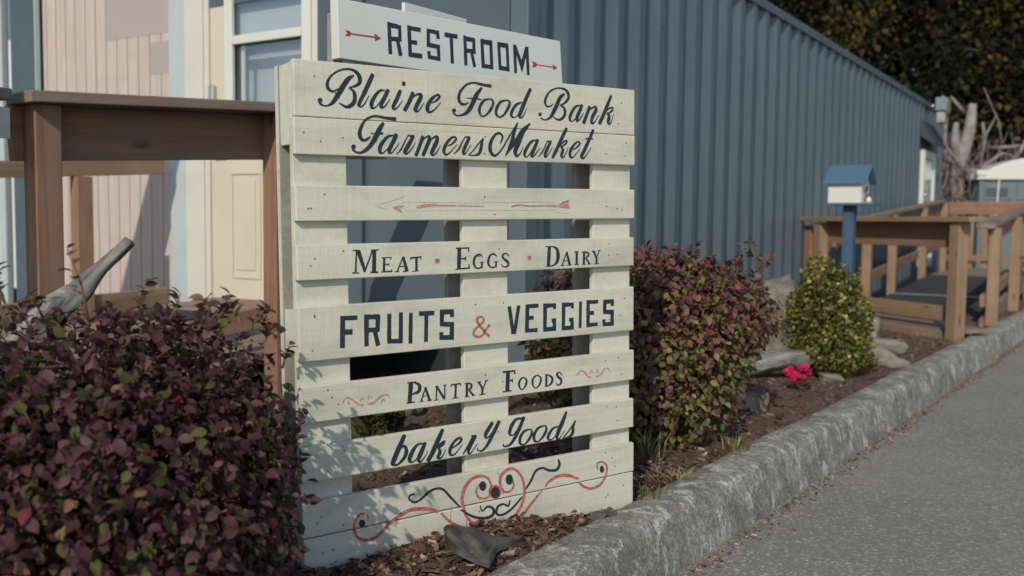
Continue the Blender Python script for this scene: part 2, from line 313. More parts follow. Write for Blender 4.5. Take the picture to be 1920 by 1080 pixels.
# ================================================================ painted pallet sign
SU = Vector((.82100431, .57066469, .01713846)); SN = Vector((-.57066094, .82116676, -.00558878)); SV = Vector((-.01726285, -.00519184, .99983751))
sign = thing('pallet_sign', 'cream painted wooden pallet stood on end and lettered with market goods', 'pallet sign', frame((-.0556897, 2.45558693, .97-.82700234), SU, SN, SV))
LET = {}
LET = {}
LET['sign'] = '''
sk-3989,11316,24;-4067,11261,43;-4166,11244,63;-4251,11324,89;-4248,11447,75;-4170,11573,52;-4014,11695,47;-3814,11765,52;-3636,11765,63;-3503,11695,99;-3442,11578,110;-3462,11475,92;-3565,11400,64;-3722,11355,28
sk-3594,11641,40;-3729,11556,109;-3855,11396,128;-4003,11164,123;-4127,10996,89;-4238,10919,47;-4336,10903,36;-4422,10934,60;-4459,10985,74
pk-4381,11024;-4387,11000;-4405,10979;-4429,10967;-4456,10965;-4480,10974;-4496,10993;-4501,11017;-4495,11041;-4478,11062;-4453,11074;-4427,11076;-4403,11066;-4386,11048
sk-3723,11341,26;-3623,11291,72;-3580,11192,100;-3594,11049,103;-3686,10946,97;-3798,10909,69;-3886,10944,55;-3974,10985,30
sk-3112,11699,104;-3211,11503,112;-3330,11270,112;-3447,11058,95;-3476,10971,92;-3423,10937,44;-3335,11008,38;-3217,11204,17
sk-2798,11347,29;-2915,11344,61;-3044,11228,85;-3146,11057,102;-3148,10943,88;-3073,10933,37;-2955,11048,26;-2812,11253,22
sk-2716,11370,97;-2801,11206,106;-2885,11052,102;-2910,10964,90;-2847,10951,45;-2757,11039,34;-2661,11170,17
pk-2245,11549;-2251,11523;-2266,11501;-2287,11489;-2311,11487;-2332,11497;-2346,11516;-2351,11541;-2345,11567;-2330,11588;-2309,11601;-2286,11603;-2265,11593;-2250,11574
sk-2392,11375,95;-2483,11181,103;-2581,11008,95;-2582,10935,65;-2511,10943,38;-2426,11028,30;-2333,11149,18
sk-2048,11346,106;-2148,11139,104;-2284,10916,99
sk-2136,11151,17;-2038,11248,30;-1927,11322,50;-1842,11311,103;-1855,11221,112;-1955,11045,111;-1989,10942,103;-1909,10921,38;-1821,11032,32;-1741,11139,14
sk-1535,11141,21;-1422,11195,48;-1321,11287,65;-1333,11340,59;-1420,11324,56;-1547,11219,90;-1648,11064,109;-1650,10946,99;-1563,10919,51;-1425,11013,36;-1277,11172,18
sk-3200,10261,25;-3282,10196,62;-3374,10165,67;-3452,10220,96;-3473,10342,94;-3413,10508,78;-3308,10647,54;-3157,10723,53;-3018,10738,58;-2809,10714,67;-2633,10703,80;-2531,10702,97
sk-2854,10591,70;-2954,10448,119;-3074,10235,127;-3192,10065,107;-3332,9936,83;-3470,9874,53;-3595,9897,51;-3663,9956,66
pk-3576,10010;-3583,9986;-3600,9966;-3625,9954;-3652,9953;-3676,9963;-3693,9982;-3698,10006;-3692,10030;-3674,10050;-3650,10061;-3623,10062;-3599,10052;-3582,10034
sk-3180,10338,34;-3072,10322,33;-2956,10333,54;-2867,10348,54
sk-2569,10319,25;-2723,10281,67;-2842,10182,87;-2945,10033,104;-2952,9912,93;-2871,9889,38;-2751,9998,26;-2594,10213,22
sk-2514,10332,109;-2607,10150,108;-2692,10000,104;-2717,9915,85;-2647,9897,38;-2562,9983,31;-2441,10129,18
sk-2517,9871,26;-2395,9989,45;-2284,10183,37;-2192,10335,27
sk-2197,10328,30;-2101,10313,64;-2032,10316,59
sk-2057,10309,87;-2201,10080,114;-2288,9940,104;-2253,9888,51;-2155,9955,40;-2001,10156,18
sk-1795,10320,95;-1884,10092,95;-1991,9858,94
sk-1859,10146,18;-1733,10286,35;-1634,10333,62;-1610,10252,107;-1712,10034,100;-1794,9864,95
sk-1661,10143,18;-1535,10277,40;-1409,10336,71;-1397,10239,112;-1518,10008,110;-1552,9915,100;-1490,9880,43;-1388,9980,33;-1298,10128,14
sk-475,11218,24;-575,11164,52;-689,11174,73;-759,11265,91;-746,11404,81;-665,11528,66;-527,11652,58;-326,11715,52;-153,11696,64;51,11675,74;198,11668,88
sk-81,11605,62;-242,11413,117;-390,11139,123;-506,10988,101;-650,10903,62;-820,10875,39;-926,10929,51
pk-841,10998;-847,10975;-865,10955;-890,10944;-917,10942;-942,10951;-959,10968;-965,10991;-958,11014;-941,11033;-916,11044;-888,11046;-864,11037;-847,11020
sk-522,11323,19;-402,11323,29;-243,11324,39;-104,11313,39
sk136,11341,34;-11,11295,65;-129,11154,82;-160,11007,82;-88,10902,46;44,10934,50;178,11075,75;260,11226,76;231,11327,50;122,11340,30
sk658,11344,34;492,11290,71;372,11135,84;350,10987,84;435,10906,45;580,10963,57;693,11105,78;770,11257,77;740,11335,50;637,11343,30
sk1147,11318,45;977,11245,73;854,11089,91;822,10969,91;913,10919,35;1037,11000,33;1192,11208,28
sk1434,11679,98;1302,11440,110;1161,11157,116;1083,10990,109;1113,10917,45;1206,10984,39;1310,11170,17
sk2174,11343,22;2076,11273,41;1964,11267,56;1907,11365,77;1939,11493,72;2046,11640,55;2207,11732,46;2370,11769,46;2566,11747,67;2681,11644,98;2681,11515,87;2565,11392,65;2401,11318,26
sk2549,11628,66;2402,11510,116;2287,11299,126;2140,11060,105;2043,10958,69;1899,10908,36;1762,10951,43
pk1800,11047;1794,11026;1777,11008;1753,10998;1726,10996;1702,11004;1685,11020;1680,11040;1686,11061;1702,11079;1727,11090;1753,11091;1778,11083;1794,11067
sk2407,11311,22;2515,11274,73;2574,11161,92;2531,11030,88;2400,10939,67;2270,10952,48;2179,11006,34
sk3098,11360,31;2930,11311,72;2796,11148,91;2730,10989,93;2796,10915,36;2929,11000,29;3071,11221,25
sk3155,11371,95;3064,11189,107;2980,11028,110;2980,10930,61;3081,10995,41;3216,11164,18
sk3420,11348,97;3335,11152,103;3209,10889,108
sk3335,11147,18;3471,11291,39;3615,11346,65;3643,11261,112;3512,11056,110;3489,10929,101;3574,10915,46;3754,11141,18
sk4190,11692,78;4043,11403,111;3886,11103,116;3768,10903,109
sk3938,11180,24;4096,11327,45;4237,11362,46;4219,11281,62;4096,11199,40
sk4043,11212,60;4114,11115,106;4079,10953,98;4167,10931,43;4280,11183,20
sk-1096,10119,19;-969,10176,44;-855,10288,60;-897,10346,48;-1009,10306,64;-1151,10146,89;-1208,10001,94;-1168,9908,60;-1056,9940,35;-823,10168,15
sk-921,9930,25;-787,10039,47;-671,10236,37;-579,10372,27
sk-584,10364,29;-499,10351,53;-441,10353,58
sk-461,10345,87;-587,10119,98;-646,9977,91;-589,9938,41;-408,10178,16
sk-495,9909,25;-344,10030,36;-167,10231,37;-43,10345,36
sk-49,10333,57;-94,10209,86;-125,10062,102;-199,9943,76;-345,9909,34;-483,9910,24
sk469,10235,28;545,10382,60;486,10485,63;351,10472,66;216,10319,95;155,10121,112;213,9968,95;332,9930,60;513,10084,44;727,10389,45;1020,10780,50
sk1004,10762,59;895,10496,88;771,10167,99;638,9934,34
sk899,10521,49;888,10371,104;899,10197,117
sk638,9934,22;909,10247,78;1142,10581,83;1408,10777,58
sk1376,10755,56;1188,10533,97;1026,10226,122;938,10061,128;977,9935,73;1092,10003,39;1201,10175,17
sk1619,10375,26;1452,10318,70;1295,10136,93;1231,9983,93;1293,9914,30;1403,10001,34;1584,10247,29
sk1664,10377,90;1562,10170,107;1466,10003,104;1482,9927,51;1592,10007,39;1736,10169,17
sk1665,9928,22;1799,10052,41;1912,10234,36;1967,10351,37
sk1960,10350,31;2041,10346,51;2112,10349,56
sk2080,10337,84;1960,10133,97;1895,9991,96;1943,9941,39;2144,10196,18
sk2620,10720,92;2464,10460,110;2267,10118,103;2146,9924,85
sk2382,10230,23;2530,10360,49;2636,10390,46;2602,10316,57;2464,10228,38
sk2431,10240,57;2496,10139,92;2447,9982,92;2529,9959,41;2685,10215,19
sk2811,10144,22;2962,10220,45;3080,10329,64;3030,10379,47;2895,10309,69;2761,10135,95;2744,9991,85;2845,9960,39;3087,10190,18
sk3547,10716,90;3403,10446,108;3199,10097,114;3131,9982,101;3232,9953,46;3479,10230,18
sk3260,10472,31;3403,10478,42;3540,10478,42
lk-3607,7591,37;-3639,7082,48
lk-3703,7603,29;-3527,7599,34
pk-3628,7608;-3509,7605;-3370,7133;-3425,7071
lk-3409,7090,37;-3194,7593,38
lk-3145,7596,98;-3166,7071,109
lk-3240,7599,29;-3028,7601,25
lk-3726,7080,34;-3554,7071,29
lk-3258,7075,39;-3051,7072,44
lk-2889,7417,61;-2903,7071,66
lk-2963,7407,25;-2695,7414,25
lk-2709,7419,22;-2710,7357,28
lk-2892,7251,25;-2762,7247,30
lk-2767,7284,22;-2768,7205,22
lk-2972,7073,30;-2687,7078,40
lk-2691,7133,22;-2687,7063,28
lk-2381,7417,28;-2547,7065,39
lk-2381,7422,67;-2279,7062,95
lk-2489,7183,25;-2334,7190,25
lk-2612,7065,25;-2491,7065,25
lk-2384,7064,30;-2236,7073,30
lk-2189,7381,40;-1878,7402,36
lk-2177,7396,29;-2178,7328,23
lk-1890,7408,29;-1894,7332,23
lk-2017,7386,69;-2019,7063,63
lk-2137,7059,20;-1964,7066,25
pr-1358,7282;-1366,7253;-1386,7231;-1414,7219;-1446,7220;-1474,7234;-1494,7257;-1500,7286;-1493,7315;-1473,7338;-1444,7350;-1413,7349;-1384,7335;-1365,7311
lk-786,7584,110;-807,7054,116
lk-892,7586,36;-488,7587,37
lk-513,7590,43;-511,7483,31
lk-789,7321,36;-605,7324,42
lk-605,7376,25;-606,7266,31
pk-923,7048;-868,7087;-500,7100;-491,7058
lk-511,7179,31;-497,7066,43
sk-104,7346,28;-157,7408,46;-268,7393,53;-343,7308,70;-359,7183,70;-301,7081,47;-197,7065,36;-106,7119,38
lk-120,7226,60;-122,7062,54
lk-180,7213,20;-51,7218,20
sk338,7348,27;259,7412,46;153,7394,49;91,7295,66;75,7182,66;135,7086,43;241,7067,36;327,7115,33
lk319,7222,55;312,7072,49
lk252,7209,18;386,7220,20
sk721,7337,29;659,7411,31;551,7404,44;520,7333,60;596,7254,72;689,7187,70;688,7102,53;595,7070,36;502,7098,27;487,7148,24
pr1436,7280;1430,7251;1413,7228;1388,7216;1361,7217;1337,7230;1320,7254;1314,7284;1321,7313;1338,7336;1362,7349;1389,7348;1414,7334;1430,7310
lk2037,7572,112;2002,7036,112
lk1906,7567,26;2170,7561,26
sk2130,7567,27;2276,7500,85;2329,7334,120;2302,7175,104;2202,7072,52;2052,7035,22
lk1897,7037,21;2102,7030,21
lk2622,7406,33;2459,7042,40
lk2616,7411,73;2727,7043,86
lk2520,7160,21;2690,7168,22
lk2409,7036,21;2561,7038,21
lk2622,7039,22;2785,7052,27
lk2964,7402,83;2964,7052,83
lk2878,7397,22;3040,7406,22
lk2885,7049,22;3050,7054,22
lk3224,7390,77;3216,7049,77
lk3137,7384,22;3293,7399,22
sk3241,7390,22;3356,7360,59;3381,7291,67;3276,7221,24
lk3286,7226,45;3416,7047,70
lk3356,7044,22;3469,7054,22
lk3143,7046,22;3286,7046,22
lk3556,7403,72;3670,7220,66
lk3769,7417,35;3670,7220,34
lk3670,7236,71;3667,7050,71
lk3497,7399,22;3631,7407,22
lk3716,7416,22;3819,7421,22
lk3574,7048,22;3752,7053,22
lk-3989,6077,121;-4012,5335,126
lk-4042,6034,107;-3617,6024,108
lk-3983,5707,126;-3746,5697,127
lk-3382,6077,119;-3391,5327,114
lk-3432,6026,118;-3048,6011,119
lk-3075,6053,126;-3099,5649,121
lk-3384,5712,113;-3076,5695,114
lk-3167,5667,113;-3083,5312,118
lk-2774,6064,111;-2791,5376,112
lk-2833,5402,115;-2434,5375,116
lk-2462,6077,107;-2480,5343,113
lk-2189,6047,103;-2213,5296,109
lk-1965,6013,117;-1532,6004,113
lk-1756,6012,111;-1778,5302,106
lk-1019,5865,115;-1024,6006,121;-1312,6013,132;-1322,5713,115;-1027,5682,128;-1037,5358,129;-1339,5376,114;-1343,5512,107
sr88,5297,70;-62,5444,81;-217,5625,77;-285,5739,78;-215,5820,58;-104,5795,59;-90,5705,66;-211,5592,57;-356,5491,64;-387,5384,73;-274,5312,66;-123,5336,61;-16,5471,59;106,5595,70
lk718,6034,111;841,5299,112
lk1023,6042,115;879,5296,102
lk1301,6045,122;1278,5309,122
lk1249,6003,110;1663,6000,106
lk1296,5696,110;1506,5685,111
lk1230,5359,105;1634,5348,111
lk2205,5878,114;2205,5979,102;1886,5984,130;1877,5344,118;2196,5342,122;2197,5573,114;2103,5568,97
lk2814,5857,110;2815,5966,99;2514,5972,127;2503,5334,115;2807,5331,119;2800,5549,116;2697,5550,92
lk3101,6031,104;3083,5300,98
lk3370,6054,120;3364,5297,120
lk3321,5997,110;3732,5993,105
lk3363,5693,110;3582,5687,110
lk3328,5357,105;3715,5366,100
lk4252,5838,124;4244,5973,115;3969,5971,127;3962,5694,120;4242,5666,129;4239,5341,124;3948,5339,102;3934,5482,121
lk-2212,4334,120;-2262,3832,120
lk-2318,4337,30;-2063,4337,30
sk-2148,4338,30;-1987,4253,87;-1994,4102,95;-2174,4042,40
lk-2347,3839,30;-2113,3842,31
lk-1807,4177,35;-1933,3847,40
lk-1816,4178,66;-1691,3835,75
lk-1897,3954,23;-1745,3960,23
lk-1985,3831,23;-1856,3838,23
lk-1756,3827,31;-1630,3839,31
lk-1489,4162,40;-1507,3829,40
lk-1502,4175,64;-1264,3817,65
lk-1251,4171,36;-1264,3817,40
lk-1538,4156,23;-1437,4160,23
lk-1560,3820,23;-1441,3821,23
lk-1304,4165,24;-1211,4175,24
lk-1081,4153,39;-788,4161,36
lk-1072,4168,27;-1069,4098,27
lk-792,4173,27;-793,4103,27
lk-933,4153,63;-951,3812,63
lk-1041,3810,24;-856,3813,24
lk-597,4153,73;-610,3805,74
lk-674,4145,24;-537,4155,24
sk-583,4152,27;-468,4104,58;-479,4015,60;-576,3978,29
lk-548,3983,45;-411,3814,66
lk-678,3801,24;-527,3803,24
lk-453,3811,24;-351,3819,24
lk-246,4148,64;-126,3949,60
lk-7,4155,38;-126,3949,38
lk-126,3973,66;-146,3812,66
lk-306,4138,24;-166,4148,24
lk-63,4149,24;45,4157,24
lk-249,3807,24;-29,3815,28
lk669,4344,127;641,3793,127
lk500,4328,49;903,4325,45
lk879,4343,44;878,4230,39
lk667,4081,49;813,4078,41
lk813,4123,29;813,4009,29
lk495,3805,33;772,3811,41
sk1168,4123,32;1059,4065,63;1019,3935,69;1077,3814,38;1166,3817,37;1247,3923,71;1257,4053,56;1168,4123,29
sk1620,4140,32;1498,4078,59;1457,3950,65;1517,3812,34;1618,3809,37;1720,3923,67;1731,4054,57;1620,4140,30
lk1926,4117,72;1914,3803,72
lk1864,4115,25;1993,4119,25
sk1957,4119,29;2101,4029,68;2116,3915,79;2017,3821,42;1873,3799,26
sk2456,4048,36;2372,4136,37;2278,4095,69;2330,4006,72;2424,3933,73;2408,3830,62;2303,3790,37;2246,3855,32
sf-4031,4036,20;-3963,4144,23;-3865,4143,25;-3749,4057,29;-3613,3950,32;-3494,3936,29
sf-3867,4064,16;-3899,4020,15;-3837,4002,14
sf-3592,4032,16;-3531,4105,15;-3492,4035,15
sf-3374,3948,30;-3253,3945,31;-3110,4039,32;-2965,4115,31;-2843,4102,22;-2815,4035,16
sf-3372,4043,16;-3350,4151,15;-3279,4077,15
sf-3030,3937,17;-2967,4023,15;-2940,3956,16
sf2966,4005,25;3101,4098,27;3236,4064,31;3372,3909,35;3482,3889,26
sf3427,4002,22;3482,4091,18;3537,4013,19
sf3648,3894,31;3814,3921,35;3954,4059,35;4094,4075,26;4168,3972,20
sf3648,4002,22;3686,4084,18;3758,4013,19
sk-2414,3053,104;-2553,2788,139;-2683,2542,138;-2756,2384,121
sk-2756,2372,75;-2602,2360,57;-2423,2503,96;-2365,2666,101;-2427,2789,67;-2563,2714,33
sk-1849,2764,31;-2044,2772,66;-2196,2622,114;-2284,2433,111;-2200,2348,39;-2049,2447,40;-1885,2673,36
sk-1840,2782,98;-1939,2585,125;-2028,2406,113;-1964,2327,50;-1810,2489,27;-1778,2580,18
sk-1332,3049,109;-1477,2789,136;-1635,2501,136;-1764,2323,117
sk-1590,2565,26;-1390,2699,61;-1278,2753,45;-1323,2670,62;-1457,2600,43
sk-1457,2611,58;-1414,2488,99;-1483,2362,84;-1372,2346,44;-1249,2523,23
sk-1079,2529,30;-897,2609,53;-782,2711,75;-850,2772,61;-1009,2684,82;-1124,2505,102;-1103,2376,65;-968,2383,40;-751,2597,23
sk-736,2341,37;-601,2508,57;-450,2745,43
sk-483,2773,35;-399,2762,51;-334,2753,55
sk-362,2744,95;-508,2534,114;-579,2386,92;-510,2328,40;-290,2551,23
sk168,3030,105;57,2896,115;-38,2768,116;-39,2668,63;79,2692,42;306,2944,34
sk379,3031,117;199,2756,117;30,2498,96;-137,2349,62;-277,2361,35;-300,2433,40
sk1127,3022,50;929,3026,81;780,2882,119;706,2688,96;803,2613,39;951,2737,39;1136,2959,40
sk1172,3045,111;1001,2730,121;851,2504,99;703,2370,73;542,2352,48;499,2411,51
sk1360,2703,39;1174,2666,75;1049,2518,102;1048,2362,75;1172,2315,39;1323,2418,80;1425,2570,83;1410,2684,44;1330,2703,28
sk1843,2735,40;1643,2694,76;1511,2537,104;1515,2379,76;1642,2332,40;1796,2436,81;1910,2600,84;1895,2716,50;1817,2734,29
sk2352,2651,35;2143,2620,67;1986,2452,105;1986,2338,65;2116,2329,38;2273,2455,36;2389,2638,37
sk2601,3018,86;2484,2787,129;2326,2511,139;2273,2358,103;2351,2304,44;2536,2513,21
sk2473,2305,36;2669,2465,47;2921,2739,42
sk2911,2724,60;2830,2572,99;2830,2443,110;2749,2335,84;2589,2305,35;2483,2307,30
sr-3416,1155,42;-3464,1253,53;-3596,1313,58;-3729,1232,72;-3789,1085,69;-3785,909,71;-3701,751,73;-3494,646,76;-3264,657,84;-3107,740,89;-2869,927,89;-2590,1072,95;-2267,1165,98;-1900,1128,94;-1611,1038,85;-1495,973,64
sr-1403,926,51;-1194,700,65;-939,520,64;-636,405,51;-350,320,30
pk-3505,1059;-3514,1019;-3538,991;-3572,979;-3609,986;-3642,1011;-3664,1048;-3672,1091;-3663,1130;-3639,1159;-3605,1171;-3568,1164;-3535,1139;-3513,1102
sk-2160,1547,45;-2282,1531,58;-2303,1437,50;-2143,1336,58;-1937,1409,65;-1729,1538,69;-1521,1577,63;-1332,1515,61;-1102,1263,62;-847,982,44
sk-813,900,43;-501,684,65;-192,569,67;77,557,83;191,651,94;147,775,68;-10,842,56;-168,756,45;-233,901,36
sk712,879,43;651,742,60;490,818,54;329,781,82;269,656,82;327,560,67;488,538,67;767,643,73;1130,920,47
sk1169,1035,48;1384,1283,78;1554,1532,76;1772,1585,63;2015,1479,70;2262,1460,88;2362,1585,92;2323,1732,57
sr108,1416,56;-3,1607,74;-270,1688,85;-535,1618,103;-712,1421,108;-780,1188,105;-747,994,90;-633,670,77;-371,431,73;-15,293,68;394,265,73;765,370,91;1048,631,98;1168,925,88;1170,1200,83;1077,1470,75;867,1687,76;635,1716,92;427,1575,104;403,1367,79;516,1155,61;700,1123,59;827,1238,67;795,1419,45
sr108,1435,63;106,1186,66;-31,1076,57;-254,1115,59;-341,1282,78;-295,1426,55;-192,1493,31
pr442,1156;421,1075;362,1018;277,996;184,1012;101,1064;44,1140;25,1227;46,1307;104,1363;188,1387;281,1371;364,1320;422,1243
pk392,1145;376,1080;334,1034;273,1015;207,1026;147,1067;106,1127;92,1196;107,1260;149,1307;209,1326;276,1315;336,1275;377,1214
pk-37,1391;-48,1336;-80,1296;-125,1279;-174,1287;-219,1320;-249,1370;-259,1428;-248,1482;-217,1522;-172,1540;-122,1531;-78,1499;-47,1449
pk809,1424;797,1364;763,1319;715,1299;661,1308;613,1344;580,1399;569,1463;581,1524;615,1568;663,1588;717,1579;765,1544;798,1488
sr820,320,60;1094,387,83;1381,650,87;1754,959,48
sr1867,1063,48;2014,1179,83;2312,1271,92;2663,1234,87;3019,1087,63
sr3019,993,66;3225,823,72;3486,729,75;3803,780,88;3989,979,76;4058,1177,76;4015,1350,54;3855,1437,49;3696,1399,54;3723,1229,36
pk3951,1206;3943,1162;3921,1129;3889,1114;3854,1120;3822,1145;3800,1185;3792,1231;3799,1275;3821,1308;3853,1323;3889,1317;3921,1292;3943,1252
lg-3103,8646,8;-2678,8760,8;-2325,8880,9
lg-3103,8638,8;-2808,8562,9
lg-2392,8741,11;-1405,8727,9
lg-2298,8525,9;-1408,8523,9
lg-1405,8727,12;-49,8707,12
lg-1408,8523,9;-51,8533,9
sf-1440,8651,29;-860,8646,21;-50,8629,21
pf-2665,8605;-2489,8647;-2296,8647;-2458,8576;-2364,8468;-2523,8520
sf-1972,8605,40;-1740,8648,52;-1440,8663,41
lg-2325,8880,9;-2487,8774,9
lg-49,8737,9;2260,8745,9
lg-51,8533,9;2259,8530,9
sf811,8630,25;1056,8667,37;1399,8643,31;1864,8653,31;2260,8644,38
pf2260,8637;2500,8765;2723,8820;2682,8718;2731,8580;2500,8590
lk2440,8726,16;2683,8759,16
lg2259,8479,10;2459,8440,10;2743,8462,10
'''
LET['rest'] = '''
lk1539,1122,117;1587,295,118
lk1489,1045,124;1828,1049,125
lk1880,1090,104;1902,666,109
lk1530,694,118;1894,723,119
lk1822,676,116;1926,294,122
lk2189,1130,122;2240,313,122
lk2132,1058,113;2588,1066,115
lk2207,701,113;2467,708,114
lk2187,369,126;2643,371,128
lk3188,912,123;3168,1075,113;2842,1081,105;2852,706,122;3195,695,122;3217,373,106;2887,384,106;2867,541,121
lk3411,1059,120;3877,1063,121
lk3644,1079,115;3699,306,116
lk4141,1127,118;4192,310,118
lk4089,1048,127;4484,1055,128
lk4468,1092,114;4497,670,114
lk4160,725,117;4497,735,118
lk4403,693,114;4523,302,121
lk4781,1125,122;4847,323,123
lk5118,1133,117;5180,315,118
lk4727,1047,138;5164,1058,139
lk4799,367,119;5225,383,120
lk5425,1121,113;5502,333,113
lk5757,1126,114;5819,325,115
lk5380,1050,135;5805,1060,137
lk5448,389,121;5865,393,123
lk6060,1132,116;6120,310,116
lk6565,1137,126;6638,310,119
pk6006,1125;6128,1124;6354,717;6496,1125;6625,1132;6381,344
lr379,656,32;1109,672,41
pr1079,769;1288,666;1096,569
pr185,723;320,723;391,663;320,584;178,575;249,653
lr7013,654,30;7707,664,41
pr7687,750;7884,664;7709,568
pr6782,731;6923,728;7031,656;6926,569;6785,570;6847,652
'''

def catmull(P, k=6):
    P = np.array(P, float); Q = np.vstack([2*P[0]-P[1], P, 2*P[-1]-P[-2]]); out = []
    for i in range(1, len(Q)-2):
        p0, p1, p2, p3 = Q[i-1:i+3]
        for t_ in np.arange(k)/k: out.append(.5*((2*p1)+(-p0+p2)*t_+(2*p0-5*p1+4*p2-p3)*t_**2+(-p0+3*p1-3*p2+p3)*t_**3))
    out.append(P[-1]); return np.array(out)
def stroke(mb, kind, P, off, m):
    if kind == 'p': mb.add([(x, -off, z) for x, z in P], [tuple(range(len(P)))], m); return
    P = np.array(P, float)
    if kind == 's': P = catmull(P); P[:, 2] = np.maximum(P[:, 2], .0008)*(1+rng.normal(size=len(P))*.035)
    else:
        if len(P) == 2: P = np.array([P[0]*(1-k)+P[1]*k for k in np.linspace(0, 1, 7)]); P[1:-1, 2] *= 1+rng.normal(size=5)*.03
    X = P[:, :2]; D = np.gradient(X, axis=0) if kind == 's' else None
    n = len(X); Lf = []; Rt = []
    for i in range(n):
        if kind == 's' or n == 7 and False: d = D[i]/(np.linalg.norm(D[i])+1e-12); nr = np.array([-d[1], d[0]]); sc = 1
        else:
            a = X[i]-X[i-1] if i > 0 else X[1]-X[0]; c = X[i+1]-X[i] if i < n-1 else X[-1]-X[-2]
            a = a/np.linalg.norm(a); c = c/np.linalg.norm(c); na = np.array([-a[1], a[0]]); nc = np.array([-c[1], c[0]]); nr = na+nc; nr /= np.linalg.norm(nr); sc = 1/max(nr@na, .5)
        Lf.append(X[i]+nr*P[i, 2]/2*sc); Rt.append(X[i]-nr*P[i, 2]/2*sc)
    if kind == 's':                                                # blunt brush ends
        for e, s_ in ((0, -1), (-1, 1)):
            d = (X[1]-X[0] if e == 0 else X[-1]-X[-2]); d = d/(np.linalg.norm(d)+1e-12)*s_; w = P[e, 2]
            a = Lf[e]*.75+Rt[e]*.25 + d*w*.22; c = Lf[e]*.25+Rt[e]*.75 + d*w*.22
            if e == 0: Lf.insert(0, a); Rt.insert(0, c)
            else: Lf.append(a); Rt.append(c)
    n = len(Lf)
    mb.add([(p[0], -off, p[1]) for p in Lf]+[(p[0], -off, p[1]) for p in Rt], [(i, i+1, n+i+1, n+i) for i in range(n-1)], m)
def parse(txt):
    for l in txt.strip().split('\n'):
        yield l[0], l[1], [tuple(float(x)*1e-4 for x in q.split(',')) for q in l[2:].split(';')]
HT = 1.19
ROWS = [(-.0004, .1259), (.1272, .2105), (.2793, .3608), (.4142, .4950), (.5552, .6807), (.7378, .8234), (.8787, .9621), (1.0083, 1.0915), (1.0943, 1.196)]
TXT = ['cream slat lettered Blaine Food Bank in script', 'cream slat lettered Farmers Market in script', 'cream slat with a faded red arrow', 'cream slat lettered Meat Eggs Dairy', 'wide cream slat lettered FRUITS & VEGGIES', 'cream slat lettered Pantry Foods', 'cream slat lettered bakery goods in script', 'cream slat with the upper half of a painted scroll face', 'lowest cream slat with the lower half of a painted scroll face']
lets = [MB() for _ in ROWS]
for i, (k, cl, P) in enumerate(parse(LET['sign'])):
    h = HT - sum(p[1] for p in P)/len(P)
    r = min(range(9), key=lambda q: max(ROWS[q][0]-h, h-ROWS[q][1], 0))
    if cl == 'f': P = [(p[0], p[1], p[2]*1.5) if len(p) > 2 else p for p in P]
    stroke(lets[r], k, P, .0004+.00003*(i % 15), INK[cl])
for r, (h0, h1) in enumerate(ROWS):
    mb = MB(); z0, z1 = HT-h1, HT-h0; xl = -.508+random.uniform(-.002, .003); xr = .508+random.uniform(-.003, .002)
    mb.box(xl, xr, 0, .017, z0, z1)
    nails = [(xl+random.uniform(.02, .12), random.uniform(.15, .9)) for _ in range(3)] + [(xr-random.uniform(.02, .11), random.uniform(.15, .85)) for _ in range(3)] + [(random.uniform(-.05, .07), random.uniform(.15, .85)) for _ in range(2)]
    for (x, q) in nails:
        z = z0+(z1-z0)*q; mb.add([(x+.0026*math.cos(a), -.00035, z+.0022*math.sin(a)) for a in np.arange(7)*.898], [tuple(range(7))], 1)
    o = mb.build('slat', [M_slat, M_hole], sign, None, .0022); o['label'] = TXT[r]
    if lets[r].v: lets[r].build('lettering', [M_ink, M_red, M_faded, M_pencil], o)
mb = MB()
for (x, z, w_, h_) in ((-.425, 1.0, .010, .018), (.135, 1.085, .008, .016), (.22, 1.04, .008, .02), (-.395, .73, .010, .022)):
    mb.add([(x+w_*math.cos(a)*random.uniform(.6, 1.1)/2, -.0009, z+h_*math.sin(a)/2) for a in np.arange(9)*.698], [tuple(range(9))])
UPR = [(-.506, -.374), (-.057, .080), (.369, .505)]
for (x0, x1) in UPR:
    MB().box(x0, x1, .0172, .034, .004, HT-.003).build('upright', M_slatv, sign, None, .002)
    for (h0, h1) in ((.004, .187), (.567, .66), (1.03, 1.186)):
        MB().box(x0+.003, x1-.003, .0342, .094, HT-h1, HT-h0).build('spacer_block', M_slatv if x0 < -.4 else M_bare, sign, None, .002)
    MB().box(x0, x1, .0942, .112, .004, HT-.003).build('rear_board', [M_bare], sign, None, .002)
# bright paint on the outer edge of the left rear board
MB().box(-.5068, -.506, .0942, .112, .005, HT-.004).build('painted_edge', M_slatv, sign)

# ================================================================ restroom sign and the board behind it
RX = Vector((.72896833, .68454683, .00090121)); RN = Vector((-.68454711, .72896863, 0)); RZ = Vector((-.00065695, -.00061692, .99999959))
rs = thing('restroom_sign', 'white board lettered RESTROOM with a red arrow at each end', 'sign', frame((-.443, 2.454, 1.374), RX, RN, RZ))
mb = MB().prism([(0, 0), (.8154, .0), (.7996, .149), (-.0044, .149)], 0, .034)
bo = mb.build('board', M_white, rs, None, .002)
lb = MB()
for i, (k, cl, P) in enumerate(parse(LET['rest'])): stroke(lb, k, P, .0004+.00003*(i % 15), 0 if cl == 'k' else 1)
lb.build('lettering', [M_ink, M_redw], bo)
